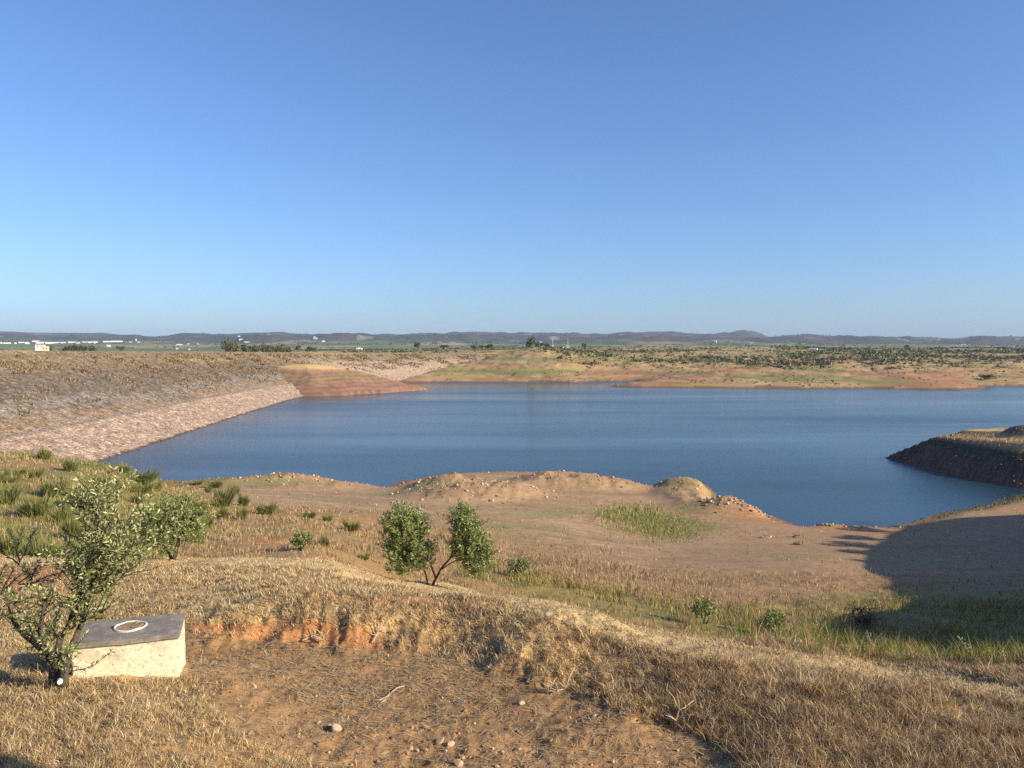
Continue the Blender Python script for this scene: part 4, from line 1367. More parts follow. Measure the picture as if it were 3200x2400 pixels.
# ------------------------------------------------------------------ concrete box with pipe collar
def build_box():
    rz = math.atan2(.28, .85)
    zt = H - 2.64
    gz = ground_at(-3.5, 6.95)
    root = empty('concrete_box', (-3.64, 7.24, zt - .46), rz)
    tag(root, 'low cream rendered concrete box with grey top by the olive tree', 'concrete box')
    def boxm(x0, x1, y0, y1, z0, z1, jit, sub, seed):
        import bmesh
        bm = bmesh.new()
        bmesh.ops.create_cube(bm, size=1)
        for v in bm.verts:
            v.co = Vector((x0 + (v.co.x + .5) * (x1 - x0), y0 + (v.co.y + .5) * (y1 - y0), z0 + (v.co.z + .5) * (z1 - z0)))
        bmesh.ops.bevel(bm, geom=list(bm.edges), offset=.012, segments=2, affect='EDGES')
        bmesh.ops.subdivide_edges(bm, edges=[e for e in bm.edges if e.calc_length() > .1], cuts=sub, use_grid_fill=True)
        r = np.random.default_rng(seed)
        for v in bm.verts:
            n = fbm(np.array([v.co.x * 6]), np.array([v.co.y * 6 + v.co.z * 9]), seed)[0]
            v.co += Vector((n, n * .6, n * .7)) * jit
        me = bpy.data.meshes.new('m'); bm.to_mesh(me); bm.free()
        return me
    # walls: cream render, stained with grey cement and dirt near the ground
    m, nt, b, lk = mat('cream_render')
    tc = nd(nt, 'ShaderNodeTexCoord')
    n1 = nd(nt, 'ShaderNodeTexNoise', Scale=3.5, Detail=8, Roughness=.75); lk.new(tc.outputs['Object'], n1.inputs[0])
    n2 = nd(nt, 'ShaderNodeTexNoise', Scale=26, Detail=6, Roughness=.8); lk.new(tc.outputs['Object'], n2.inputs[0])
    r1 = nd(nt, 'ShaderNodeValToRGB')
    r1.color_ramp.elements[0].position = .33; r1.color_ramp.elements[0].color = (.46, .39, .29, 1)
    r1.color_ramp.elements[1].position = .52; r1.color_ramp.elements[1].color = (.80, .69, .51, 1)
    lk.new(n1.outputs[0], r1.inputs[0])
    r2 = nd(nt, 'ShaderNodeValToRGB')
    r2.color_ramp.elements[0].position = .36; r2.color_ramp.elements[0].color = (.42, .35, .28, 1)
    r2.color_ramp.elements[1].position = .47; r2.color_ramp.elements[1].color = (1, 1, 1, 1)
    lk.new(n2.outputs[0], r2.inputs[0])
    mx = nd(nt, 'ShaderNodeMix', data_type='RGBA', blend_type='MULTIPLY'); mx.inputs[0].default_value = 1
    lk.new(r1.outputs[0], mx.inputs[6]); lk.new(r2.outputs[0], mx.inputs[7])
    lk.new(mx.outputs[2], b.inputs['Base Color']); b.inputs['Roughness'].default_value = .95
    bp = nd(nt, 'ShaderNodeBump', Strength=.6, Distance=.012); lk.new(n2.outputs[0], bp.inputs['Height']); lk.new(bp.outputs[0], b.inputs['Normal'])
    link('wall', boxm(-.447, .447, -.31, .31, -.22, .415, .011, 12, 5), m, root)
    m2, nt, b, lk = mat('grey_cement')
    tc = nd(nt, 'ShaderNodeTexCoord')
    n1 = nd(nt, 'ShaderNodeTexNoise', Scale=9, Detail=9, Roughness=.8); lk.new(tc.outputs['Object'], n1.inputs[0])
    r1 = nd(nt, 'ShaderNodeValToRGB')
    r1.color_ramp.elements[0].position = .3; r1.color_ramp.elements[0].color = (.13, .112, .098, 1)
    r1.color_ramp.elements[1].position = .72; r1.color_ramp.elements[1].color = (.36, .315, .27, 1)
    lk.new(n1.outputs[0], r1.inputs[0]); lk.new(r1.outputs[0], b.inputs['Base Color']); b.inputs['Roughness'].default_value = .95
    bp = nd(nt, 'ShaderNodeBump', Strength=.6, Distance=.02); lk.new(n1.outputs[0], bp.inputs['Height']); lk.new(bp.outputs[0], b.inputs['Normal'])
    link('lid', boxm(-.455, .455, -.318, .318, .416, .466, .016, 14, 6), m2, root)
    # collar
    n = 40
    V = []; Fc = []
    rr = [(.126, .0), (.126, .014), (.130, .019), (.142, .019), (.147, .014), (.147, 0)]
    for i in range(n):
        a = 2 * math.pi * i / n
        wob = 1 + .02 * math.sin(3 * a + 1) + .01 * math.sin(7 * a)
        for k, (q_, z_) in enumerate(rr):
            V.append((math.cos(a) * q_ * wob - .01, math.sin(a) * q_ * wob + .03, .464 + z_ * (1 + .15 * math.sin(5 * a))))
    m_ = len(rr)
    for i in range(n):
        for k in range(m_ - 1):
            Fc.append((i * m_ + k, ((i + 1) % n) * m_ + k, ((i + 1) % n) * m_ + k + 1, i * m_ + k + 1))
    link('pipe_collar', mesh_from('pipe_collar', V, faces=Fc, smooth=True), plain('white_pipe', (.66, .61, .52), .8, .3, 14), root)
    V = [(-.01, .03, .474)]; Fc = []
    for ring in (1, 2):
        for i in range(20):
            a = 2 * math.pi * i / 20
            q_ = .066 * ring
            V.append((math.cos(a) * q_ - .01, math.sin(a) * q_ + .03, .470 + random.uniform(0, .012)))
    for i in range(20):
        Fc.append((0, 1 + i, 1 + (i + 1) % 20))
        Fc.append((1 + i, 21 + i, 21 + (i + 1) % 20, 1 + (i + 1) % 20))
    link('earth_fill', mesh_from('earth_fill', V, faces=Fc), plain('collar_earth', (.33, .22, .14), .95, .5, 40, .5), root)


build_box()


# ------------------------------------------------------------------ stones
def stone_mesh(seed):
    import bmesh
    r = np.random.default_rng(seed)
    bm = bmesh.new()
    bmesh.ops.create_icosphere(bm, subdivisions=3, radius=1)
    cuts = r.normal(0, 1, (12, 3)); cuts /= np.linalg.norm(cuts, axis=1)[:, None]
    hs = r.uniform(.38, .72, 12)
    for v in bm.verts:
        p = np.array(v.co)
        for c_, h_ in zip(cuts, hs):
            d = p.dot(c_) - h_
            if d > 0: p = p - c_ * d * .93
        p = p * (1 + r.normal(0, .012))
        v.co = Vector(p * np.array((1, .8, .62)))
    me = bpy.data.meshes.new('stone'); bm.to_mesh(me); bm.free()
    at = me.attributes.new('Col', 'FLOAT_COLOR', 'POINT')
    base = np.array([(.46, .31, .20), (.50, .37, .26), (.40, .26, .18), (.54, .42, .30)][seed % 4])
    c = np.ones((len(me.vertices), 4), np.float32); c[:, :3] = base * r.uniform(.85, 1.1, (len(me.vertices), 1))
    at.data.foreach_set('color', c.ravel())
    me.materials.append(M_stone)
    return me


STONES = [stone_mesh(i + 1) for i in range(6)]
c6 = lambda x, y: ((800 + x / 2.765) / 3.125, (1800 + y / 2.765) / 3.125)
c7 = lambda x, y: ((1600 + x / 2.765) / 3.125, (1800 + y / 2.765) / 3.125)
stones = [(c6(700, 1330), 62, 'large orange brown stone with a broken top, alone on the track'),
          (c6(640, 1310), 34, 'dark split stone leaning against the large orange brown stone'),
          (c6(540, 1275), 26, 'small earthy clod left of the large orange brown stone'),
          (c6(1590, 1440), 46, 'flat grey stone at the back of the bottom rubble cluster'),
          (c6(1680, 1475), 42, 'pale tan stone at the right end of the rubble cluster'),
          (c6(1345, 1500), 32, 'angular tan stone at the left end of the rubble cluster'),
          (c6(1395, 1515), 24, 'small pale stone, second from left in the rubble cluster'),
          (c6(1465, 1510), 28, 'grey stone in the middle of the rubble cluster'),
          (c6(1640, 1520), 22, 'small white stone in front of the flat grey stone'),
          (c6(1300, 1530), 18, 'tiny pale stone just left of the rubble cluster'),
          (c6(1755, 1640), 54, 'pale cream stone cut by the bottom edge of the photo'),
          (c6(1790, 1580), 36, 'dark brown stone behind the cream stone at the bottom edge'),
          (c6(2085, 1650), 28, 'lone pale stone on the bottom edge right of the cream stone'),
          (c6(845, 1080), 15, 'small stone with a dark shadow on the straw covered track'),
          (c6(1355, 1312), 17, 'small round stone, left of the pair in the middle track'),
          (c6(1470, 1312), 22, 'grey stone cluster piece in the middle of the track'),
          (c6(1890, 1285), 20, 'small tan stone, left of the close pair on the track'),
          (c6(2025, 1285), 20, 'small tan stone, right of the close pair on the track'),
          (c6(1610, 1055), 16, 'small pale stone below the forked twig on the track'),
          (c6(660, 1510), 20, 'small brown stone below the large orange brown stone'),
          (c7(85, 1112), 34, 'pale rounded stone at the foot of the dry grass bank'),
          (c7(175, 1535), 32, 'cream stone alone on the red track near the bottom'),
          (c7(875, 1610), 22, 'dark hollow stone on the track near the bottom right grass'),
          (c7(45, 1243), 15, 'tiny white stone on the red track under the bank')]
for i, ((u, v), px, lab) in enumerate(stones):
    g = find_ground(u, v)
    s_ = px / 8.64 * g[1] / F * 1.15
    o = bpy.data.objects.new('stone', STONES[i % 6]); col.objects.link(o)
    o.location = (g[0], g[1], g[2] + s_ * .25)
    o.scale = (s_, s_, s_ * 1.1)
    o.rotation_euler = (random.uniform(-.3, .3), random.uniform(-.3, .3), random.uniform(0, 6.28))
    tag(o, lab, 'stone', 'stones on the dirt track')


def pebble_field():
    import bmesh
    bm = bmesh.new(); bmesh.ops.create_icosphere(bm, subdivisions=1, radius=1)
    B = np.array([v.co for v in bm.verts]); FF = np.array([[v.index for v in f.verts] for f in bm.faces]); bm.free()
    def field(name, x, y, z, s, cols_, label, cat):
        n = len(x)
        k = rng.uniform(.6, 1.25, (n, len(B), 1))
        an = rng.uniform(0, 6.28, n)
        V = B[None] * k * np.array((1, .8, .6)) * s[:, None, None]
        ca, sa = np.cos(an)[:, None], np.sin(an)[:, None]
        V = np.stack([V[..., 0] * ca - V[..., 1] * sa, V[..., 0] * sa + V[..., 1] * ca, V[..., 2]], -1) + np.stack([x, y, z + s * .2], 1)[:, None]
        T = (FF[None] + (np.arange(n) * len(B))[:, None, None]).reshape(-1, 3)
        c = np.repeat(cols_, len(B), axis=0)
        o = link(name, mesh_from(name, V.reshape(-1, 3), tris=T, colors=c), M_stone)
        tag(o, label, cat, kind='stuff')
    x, y, z, u, v = sample(30000, .75, 4.4, 11)
    k = inpoly(u, v, TRACK) & (rng.uniform(0, 1, len(x)) < np.clip(.10 + (v - 690) / 300, .03, .4))
    x, y, z = x[k], y[k], z[k]
    field('gravel', x, y, z,   .005 + .020 * rng.uniform(0, 1, len(x)) ** 5 + .003 * rng.uniform(0, 1, len(x)), pick(len(x), [(.46, .32, .20), (.40, .23, .14), (.52, .39, .27), (.26, .15, .10)], [1, 1.2, .4, 1]),
          'small loose gravel scattered over the red dirt track', 'gravel')
    # rubble on the beach mounds and along the shore
    X = []; Y = []; Sz = []
    for (mx, my, rx, ry, h), n in zip(MOUNDS, (340, 120, 170, 60, 60, 300, 150, 80, 90)):
        X.append(rng.normal(mx, rx * .5, n)); Y.append(rng.normal(my - ry * .15, ry * .5, n)); Sz.append(.05 + .22 * rng.uniform(0, 1, n) ** 4)
    sh = np.array([onz(a_ * k2, b_ * k2) for a_, b_ in near_shore_px[:-3]])
    L = np.concatenate([[0], np.cumsum(np.linalg.norm(np.diff(sh, axis=0), axis=1))])
    n = 900
    tt = rng.uniform(0, L[-1], n)
    X.append(np.interp(tt, L, sh[:, 0]) + rng.normal(0, .5, n)); Y.append(np.interp(tt, L, sh[:, 1]) - np.abs(rng.normal(0, 1.6, n)))
    Sz.append(.05 + .16 * rng.uniform(0, 1, n) ** 4)
    n = 1800
    X.append(rng.uniform(-35, 45, n)); Y.append(rng.uniform(55, 108, n)); Sz.append(.03 + .10 * rng.uniform(0, 1, n) ** 5)
    x = np.concatenate(X); y = np.concatenate(Y); s = np.concatenate(Sz)
    z = terrain(x, y)
    k = z > .05
    x, y, z, s = x[k], y[k], z[k], s[k]
    field('rubble', x, y, z, s, pick(len(x), [(.55, .40, .28), (.45, .30, .21), (.66, .55, .43), (.22, .16, .12)], [1, 1, .5, .6]), 'loose rubble on the beach mounds and along the waterline', 'rubble')
    n0 = 2500
    x = rng.uniform(60, 84, n0); y = rng.uniform(96, 135, n0); z = terrain(x, y)
    k = (z > .1) & (z < 4)
    x, y, z = x[k], y[k], z[k]
    field('bank_stones', x, y, z, .06 + .14 * rng.uniform(0, 1, len(x)) ** 3, pick(len(x), [(.34, .24, .18), (.26, .18, .14), (.48, .40, .32)], [1, 1, .25]), 'dark stones studding the stepped promontory bank', 'stones')


pebble_field()


# ------------------------------------------------------------------ twigs, dead wood, weed stalks
def stick(name, pts, rad, label, cat, m=M_twig, group=None, extra=()):
    P = [np.array(p, float) for p in pts]
    O = P[0]
    lst = [([p - O for p in P], rad)] + [([np.array(p) - O for p in e], r_) for e, r_ in extra]
    o = link(name, tubes_mesh(name, lst, 6), m, loc=tuple(O))
    tag(o, label, cat, group)
    return o


def on(u, v, dz=.012, ymin=3.6):
    g = find_ground(u, v, ymin)
    return g + np.array((0, 0, dz))


p = [on(*c6(x, y)) for x, y in [(1000, 1095), (1080, 1080), (1130, 1060), (1180, 1010), (1220, 980), (1285, 962)]]
e = [on(*c6(x, y)) for x, y in [(1130, 1060), (1110, 1085), (1075, 1110)]]
stick('twig', p, [.006, .010, .011, .010, .007, .004], 'thin forked grey twig lying across the straw on the track', 'twig', extra=[(e, [.009, .008, .005])])
def bleached(pxs, label, lift):
    r = np.random.default_rng(len(label))
    P = [on(u, v, .03 + lift * i / len(pxs)) for i, (u, v) in enumerate(pxs)]
    ex = []
    for i in range(1, len(P)):
        for k in range(3):
            d = r.normal(0, .07, 3); d[2] = abs(d[2])
            ex.append(([P[i], P[i] + d * .5 + r.normal(0, .008, 3), P[i] + d], [.006, .005, .003]))
    stick('dead_branch', P, np.linspace(.013, .006, len(P)), label, 'branch', M_twig, 'bleached branches at the bank foot', ex)
bleached([c6(400, 590), c6(450, 570), c6(510, 550), c6(560, 590), c6(600, 605)], 'bleached broken branch under the orange cut bank', .03)
bleached([c6(1000, 600), c6(1040, 565), c6(1075, 545), c6(1110, 520)], 'pale branch sticking up from the dry grass bank', .10)
bleached([c7(240, 1018), c7(310, 1025), c7(390, 1035), c7(460, 1020), c7(480, 980)], 'long pale branch at the foot of the brown grass slope', .04)
bleached([c7(1330, 1260), c7(1370, 1290), c7(1420, 1310), c7(1440, 1240)], 'yellowish dry branch clump low in the brown grass slope', .06)


def build_snag():
    g = find_ground(860, 627, 14)
    k = g[1] / F
    r = np.random.default_rng(44)
    lst = [(wiggle((0, 0, -.1), (-.25, .05, 17 * k), 6, .04, r), np.linspace(.14, .05, 6)), (wiggle((.25, 0, -.1), (.5, .1, 13 * k), 5, .05, r), np.linspace(.10, .03, 5))]
    for i in range(46):
        a = r.uniform(0, 6.28); L = r.uniform(.3, .9)
        p0 = np.array((r.uniform(-.1, .5), 0, r.uniform(.05, .8)))
        lst.append((wiggle(p0, p0 + np.array((math.cos(a) * L, math.sin(a) * L * .6, r.uniform(-.25, .45))), 4, .05, r), [.022, .018, .013, .008]))
    o = link('dead_shrub', tubes_mesh('dead_shrub', lst, 5), plain('charred_wood', (.12, .095, .075), .95, .4, 12), loc=tuple(g))
    tag(o, 'dark dead shrub with tangled branches at the edge of the shadow', 'dead shrub')


build_snag()


def stalk(u0, v0, u1, v1, label, ymin=8, head=.05):
    g = find_ground(u0, v0, ymin)
    t = aty(u1, v1, g[1])
    r = np.random.default_rng(int(u0))
    P = wiggle(g - np.array((0, 0, .03)), t, 6, .012, r)
    root = empty('umbel_weed', tuple(g)); tag(root, label, 'weed')
    lst = [([p - g for p in P], [.008, .008, .007, .006, .005, .004])]
    hd = []
    for f in (.62, .8, 1.0):
        b = P[0] + (P[-1] - P[0]) * f - g
        for k in range(6):
            a = r.uniform(0, 6.28)
            q_ = b + np.array((math.cos(a) * head * (.4 + .6 * f), math.sin(a) * head, r.uniform(.02, .05)))
            hd.append(([b, q_], [.002, .005]))
    link('stem', tubes_mesh('stem', lst, 5), plain('weed_stem', (.42, .42, .22), .9), root)
    link('flower_head', tubes_mesh('flower_head', hd, 5), plain('weed_head', (.42, .40, .24), .9), root)


stalk(979, 664, 961, 640, 'tallest pale umbel weed leaning left over the dark shadow', head=.06)
stalk(875, 652, 868, 634, 'dry seed stalk standing left of the tall umbel weed')
stalk(1005, 668, 1001, 654, 'short umbel weed right of the tall one at the ridge edge')
stalk(925, 700, 921, 672, 'thin dry stalk in the pale grass below the green weeds')

dr = plain('drift_wood', (.20, .15, .11), .95, .4, 5)
for (u, v, L, h, lab) in [(766, 538, 1.1, .5, 'largest pale lump of driftwood on the open beach'), (797, 537.5, .9, .4, 'dark driftwood piece, upper of two right of the pale lump'),
                          (799, 545, 1.1, .35, 'dark driftwood piece, lower of two right of the pale lump')]:
    g = find_ground(u, v, 40)
    r = np.random.default_rng(int(u * 3 + v))
    lst = [(wiggle((-L / 2, 0, .05), (L / 2, .1, .12), 6, .04, r), [.06, .1, .13, .13, .1, .05])]
    for i in range(5):
        p0 = np.array((r.uniform(-L / 3, L / 3), 0, .1))
        lst.append((wiggle(p0, p0 + np.array((r.uniform(-.3, .3), r.uniform(-.2, .2), h * r.uniform(.5, 1))), 4, .03, r), [.05, .04, .03, .015]))
    o = link('driftwood', tubes_mesh('driftwood', lst, 6), dr if 'dark' in lab else plain('pale_drift_wood', (.48, .37, .27), .95, .4, 5), loc=tuple(g))
    tag(o, lab, 'driftwood', 'driftwood on the beach')

# ------------------------------------------------------------------ far trees
def tree_mesh(seed, rx, rz, trunk_h, n=420, size=.5, cols_=None):
    """crown of many leaf-clump faces in lobes, centred on the trunk"""
    r = np.random.default_rng(seed)
    lob = r.normal(0, .45, (7, 3)); lob[:, 2] *= .8
    rad = r.uniform(.4, .65, 7)
    k = r.integers(0, 7, n)
    d = r.normal(0, 1, (n, 3)); d /= np.linalg.norm(d, axis=1)[:, None]
    P = lob[k] + d * (rad[k] * r.uniform(.5, 1, n) ** .5)[:, None]
    P = P * np.array((rx, rx, rz)) + np.array((0, 0, trunk_h + rz * .95))
    a = r.normal(0, 1, (n, 3)); a /= np.linalg.norm(a, axis=1)[:, None]
    b = np.cross(a, r.normal(0, 1, (n, 3))); b /= np.linalg.norm(b, axis=1)[:, None]
    s1 = size * r.uniform(.5, 1.1, n)[:, None]; s2 = s1 * r.uniform(.5, .9, (n, 1))
    V = np.stack([P - a * s1, P + b * s2, P + a * s1, P - b * s2], 1).reshape(-1, 3)
    q_ = np.arange(n * 4).reshape(-1, 4)
    cs = np.array(cols_ or [(.075, .09, .04), (.10, .115, .05), (.055, .07, .03), (.14, .14, .065)])
    c = cs[r.integers(0, len(cs), n)] * r.uniform(.8, 1.25, (n, 1))
    return mesh_from('crown', V, quads=q_, colors=np.repeat(c, 4, axis=0))


def trunk_mesh(seed, h, rad, rx):
    r = np.random.default_rng(seed)
    lst = [(wiggle((0, 0, -.5), (0, 0, h), 5, .06, r), np.linspace(rad * 1.3, rad * .7, 5))]
    for i in range(4):
        a = r.uniform(0, 6.28)
        lst.append((wiggle((0, 0, h * .75), (math.cos(a) * rx * .6, math.sin(a) * rx * .6, h + rx * .8), 4, .05, r), np.linspace(rad * .6, rad * .2, 4)))
    return tubes_mesh('trunk', lst, 6)


OAK = [(.075, .09, .04), (.10, .115, .05), (.055, .07, .03), (.14, .14, .065)]
POP = [(.16, .15, .085), (.12, .12, .06), (.20, .17, .10), (.10, .11, .05)]
PROTO = {}
for kind, cols_ in (('oak', OAK), ('copse', POP)):
    for v_ in range(3):
        mc = tree_mesh(200 + v_ + (50 if kind == 'copse' else 0), 1, 1, .55, 460, .2, cols_); mc.materials.append(M_scrub)
        mt = trunk_mesh(300 + v_, .75, .07, .9); mt.materials.append(M_bark)
        PROTO[kind, v_] = (mc, mt)


def far_tree(u, v_top, v_base, wpx, Y, kind, var, label, group=None, name='tree'):
    """tree of the given picture size standing at distance Y (its foot may sink behind the dam)"""
    a = float(av(u, v_base)); x = a * Y
    gz = ground_at(x, Y)
    hpx = (v_base - v_top)
    zt = H - float(sv(v_top)) * Y
    h = max(zt - gz, 1.5)
    root = empty(name, (x, Y, gz), random.uniform(0, 6.28))
    tag(root, label, 'tree', group)
    mc, mt = PROTO[kind, var % 3]
    sx = wpx * Y / F / 1.9; sz = h / 2.45
    for nm, me in (('crown', mc), ('trunk', mt)):
        o = bpy.data.objects.new(nm, me); col.objects.link(o); o.parent = root
    root.scale = (sx, sx, sz)
    return root


def fc(n, x, y):
    o = [0, 540, 1080, 1600, 2140, 2660][n - 1]
    return (o + x / 4.096) / 3.125, (1010 + y / 4.096) / 3.125


FT = [(1, 860, 275, 345, 110, 620, 'oak', 'dark tree, leftmost of the low dark row behind the dam crest'),
      (1, 950, 275, 345, 90, 640, 'oak', 'dark tree, second from left in the row behind the crest'),
      (1, 1010, 288, 345, 100, 600, 'oak', 'dark tree in the middle of the low row behind the crest'),
      (1, 1075, 288, 345, 90, 650, 'oak', 'dark tree, fourth from left in the row behind the crest'),
      (1, 1160, 288, 345, 110, 620, 'oak', 'dark tree at the right end of the row behind the crest'),
      (1, 640, 302, 345, 50, 620, 'oak', 'small lone dark tree right of the cream hut'),
      (1, 1550, 288, 320, 100, 1300, 'oak', 'flat dark hedge tree in the plain right of the far town'),
      (2, 690, 212, 352, 100, 620, 'copse', 'brownish tall tree at the left end of the copse'),
      (2, 800, 225, 352, 130, 640, 'copse', 'tall green tree, second in the copse behind the dam'),
      (2, 745, 240, 352, 90, 600, 'copse', 'shaded tree between the two tallest copse trees'),
      (2, 915, 265, 352, 110, 620, 'copse', 'round tree just right of the tall copse pair'),
      (2, 990, 275, 352, 90, 640, 'copse', 'olive brown tree in the middle of the copse'),
      (2, 1070, 270, 352, 100, 600, 'copse', 'round bushy tree right of the copse centre'),
      (2, 1160, 270, 352, 110, 630, 'copse', 'broad olive green tree in the right half of the copse'),
      (2, 1255, 268, 352, 110, 610, 'copse', 'broad tree next to the dark one near the copse end'),
      (2, 1330, 290, 352, 60, 600, 'oak', 'narrow dark tree near the right end of the copse'),
      (2, 1400, 280, 352, 110, 640, 'copse', 'last broad tree at the right end of the copse'),
      (2, 1480, 300, 352, 90, 640, 'copse', 'low brown bushy tree trailing off the copse right end'),
      (2, 1600, 275, 330, 55, 900, 'oak', 'dark tree left of the white gabled house'),
      (2, 1750, 300, 350, 120, 820, 'oak', 'wide dark tree clump just left of the white gabled house'),
      (3, 920, 252, 310, 80, 1000, 'oak', 'dark tree on the skyline of the grove behind the dam end'),
      (3, 1260, 272, 320, 110, 950, 'oak', 'low dark tree in the grove, left of three grouped right'),
      (3, 1640, 280, 320, 70, 950, 'oak', 'dark tree, left of two close ones before the abutment hill'),
      (3, 1740, 282, 320, 60, 950, 'oak', 'slim dark tree, right of two close ones before the hill'),
      (3, 1840, 262, 318, 110, 900, 'oak', 'large dark tree left of the tall crest tree'),
      (4, 255, 180, 318, 110, 600, 'copse', 'tallest green tree on the crest at the dam far end'),
      (4, 205, 262, 318, 60, 600, 'oak', 'dark bush tree leaning under the tallest crest tree'),
      (4, 310, 240, 318, 60, 620, 'copse', 'thin tree just right of the tallest crest tree'),
      (4, 370, 250, 312, 70, 640, 'oak', 'dark tree between the crest tree and the white pillar'),
      (4, 440, 262, 308, 80, 660, 'oak', 'low dark tree left of the white pillar'),
      (4, 930, 248, 320, 60, 800, 'oak', 'round tree standing above the scrub right of the masts'),
      (4, 1010, 348, 400, 60, 640, 'oak', 'dark round tree low on the abutment hill slope'),
      (6, 720, 280, 322, 60, 930, 'oak', 'dark round tree on the scrub skyline left of the white farm'),
      (6, 1900, 298, 335, 90, 930, 'oak', 'dark tree at the scrub skyline right of the white farm')]
for i, (n, x, y0, y1, wd, Y, kind, lab) in enumerate(FT):
    u, vt = fc(n, x, y0); _, vb = fc(n, x, y1)
    far_tree(u, vt, vb, wd / 12.8, Y, kind, i, lab, 'far trees beyond the dam' if n < 4 else 'far trees above the scrub')
# dark oak by the inlet on the far shore
far_tree(986, 374.5, 386, 13, 425, 'oak', 1, 'dark oak leaning over the red bank at the far inlet')


def scrub():
    """evergreen scrub that reads as one mass on the far slopes"""
    n0 = 26000
    Y = np.exp(rng.uniform(math.log(470), math.log(1050), n0))
    a = rng.uniform(-.22, .78, n0)
    x = a * Y
    z = terrain(x, Y)
    u, v = proj(x, Y, z)
    g = fbm(x / 55, Y / 45, 151) + .5 * fbm(x / 14, Y / 14, 152)
    lim = np.interp(u, [380, 520, 560, 620, 700, 780, 860, 1100], [800, 700, 540, 530, 560, 520, 510, 515])
    dens = ss(Y + 50 * fbm(x / 40, Y / 40, 155), lim - 30, lim + 60) * np.clip(.55 + 1.4 * g, .16, 1)
    dens = np.where((u < 545), ss(Y, 650, 760) * np.clip(.6 + .8 * g, .05, 1), dens)
    dens = np.maximum(dens, ((u > 530) & (Y > 520)) * .06 * (g > 0))
    k = rng.uniform(0, 1, n0) < dens
    x, Y, z, g = x[k], Y[k], z[k], g[k]
    nb = 5200
    Yb = rng.uniform(365, 640, nb); xb = rng.uniform(-.10, .72, nb) * Yb
    zb_ = terrain(xb, Yb); gb = fbm(xb / 18, zb_ * .8, 156) + .5 * fbm(xb / 5, Yb / 8, 157)
    kb = (zb_ > .9) & (gb > .12)
    x = np.concatenate([x, xb[kb]]); Y = np.concatenate([Y, Yb[kb]]); z = np.concatenate([z, zb_[kb]]); g = np.concatenate([g, np.full(kb.sum(), -9.)])
    n = len(x); m = 13
    rr = np.where(g < -5, .25 + .5 * rng.uniform(0, 1, n) ** 2, (.5 + 1.6 * rng.uniform(0, 1, n) ** 2) * np.where(g > .15, 1.3, .8))
    d = rng.normal(0, 1, (n, m, 3)); d /= np.linalg.norm(d, axis=2)[..., None]
    d[..., 2] = np.abs(d[..., 2]) * .95
    P = np.stack([x, Y, z], 1)[:, None] + d * rr[:, None, None] * rng.uniform(.4, 1, (n, m, 1))
    P = P.reshape(-1, 3); N = len(P)
    a_ = rng.normal(0, 1, (N, 3)); a_ /= np.linalg.norm(a_, axis=1)[:, None]
    b_ = np.cross(a_, rng.normal(0, 1, (N, 3))); b_ /= np.linalg.norm(b_, axis=1)[:, None]
    s = np.repeat(rr, m)[:, None] * rng.uniform(.3, .6, (N, 1))
    V = np.stack([P - a_ * s, P + b_ * s * .7, P + a_ * s, P - b_ * s * .7], 1).reshape(-1, 3)
    q_ = np.arange(N * 4).reshape(-1, 4)
    ct = pick(n, [(.15, .17, .09), (.185, .195, .105), (.115, .13, .075), (.23, .22, .13), (.28, .235, .145)], [1, 1, .6, .8, .6])
    ct = np.where((g < -5)[:, None], pick(n, [(.20, .16, .085), (.13, .13, .06), (.30, .22, .12)], [1, 1, .6]), ct)
    c = np.repeat(np.repeat(ct, m, axis=0) * rng.uniform(.8, 1.2, (N, 1)), 4, axis=0)
    o = link('evergreen_scrub', mesh_from('evergreen_scrub', V, quads=q_, colors=c), M_scrub)
    tag(o, 'evergreen scrub and olive groves covering the far slopes', 'scrub', kind='stuff')
    # sparse dark woodland dotted over the plain and the hill flanks
    n0 = 16000
    Y = np.exp(rng.uniform(math.log(1050), math.log(6600), n0)); a = rng.uniform(-.75, .78, n0); x = a * Y
    g = fbm(x / 300, Y / 300, 153) + .5 * fbm(x / 60, Y / 60, 154)
    k = (g > .12)
    x, Y = x[k], Y[k]; z = terrain(x, Y); n = len(x); m = 6
    rr = rng.uniform(2.0, 4.2, n) * np.clip(Y / 2500, .7, 1.6)
    d = rng.normal(0, 1, (n, m, 3)); d /= np.linalg.norm(d, axis=2)[..., None]; d[..., 2] = np.abs(d[..., 2]) * .7
    d[..., 0] *= 1.8
    P = (np.stack([x, Y, z], 1)[:, None] + d * rr[:, None, None] * rng.uniform(.4, 1, (n, m, 1))).reshape(-1, 3); N = len(P)
    a_ = rng.normal(0, 1, (N, 3)); a_ /= np.linalg.norm(a_, axis=1)[:, None]
    b_ = np.cross(a_, rng.normal(0, 1, (N, 3))); b_ /= np.linalg.norm(b_, axis=1)[:, None]
    s = np.repeat(rr, m)[:, None] * rng.uniform(.4, .7, (N, 1))
    V = np.stack([P - a_ * s, P + b_ * s, P + a_ * s, P - b_ * s], 1).reshape(-1, 3)
    c = np.repeat(pick(N, [(.07, .085, .04), (.09, .105, .05), (.12, .125, .06)], [1, 1, .5]), 4, axis=0)
    o = link('distant_woodland', mesh_from('distant_woodland', V, quads=np.arange(N * 4).reshape(-1, 4), colors=c), M_scrub)
    tag(o, 'distant dark woodland patches dotted over the plain and hills', 'woodland', kind='stuff')


scrub()

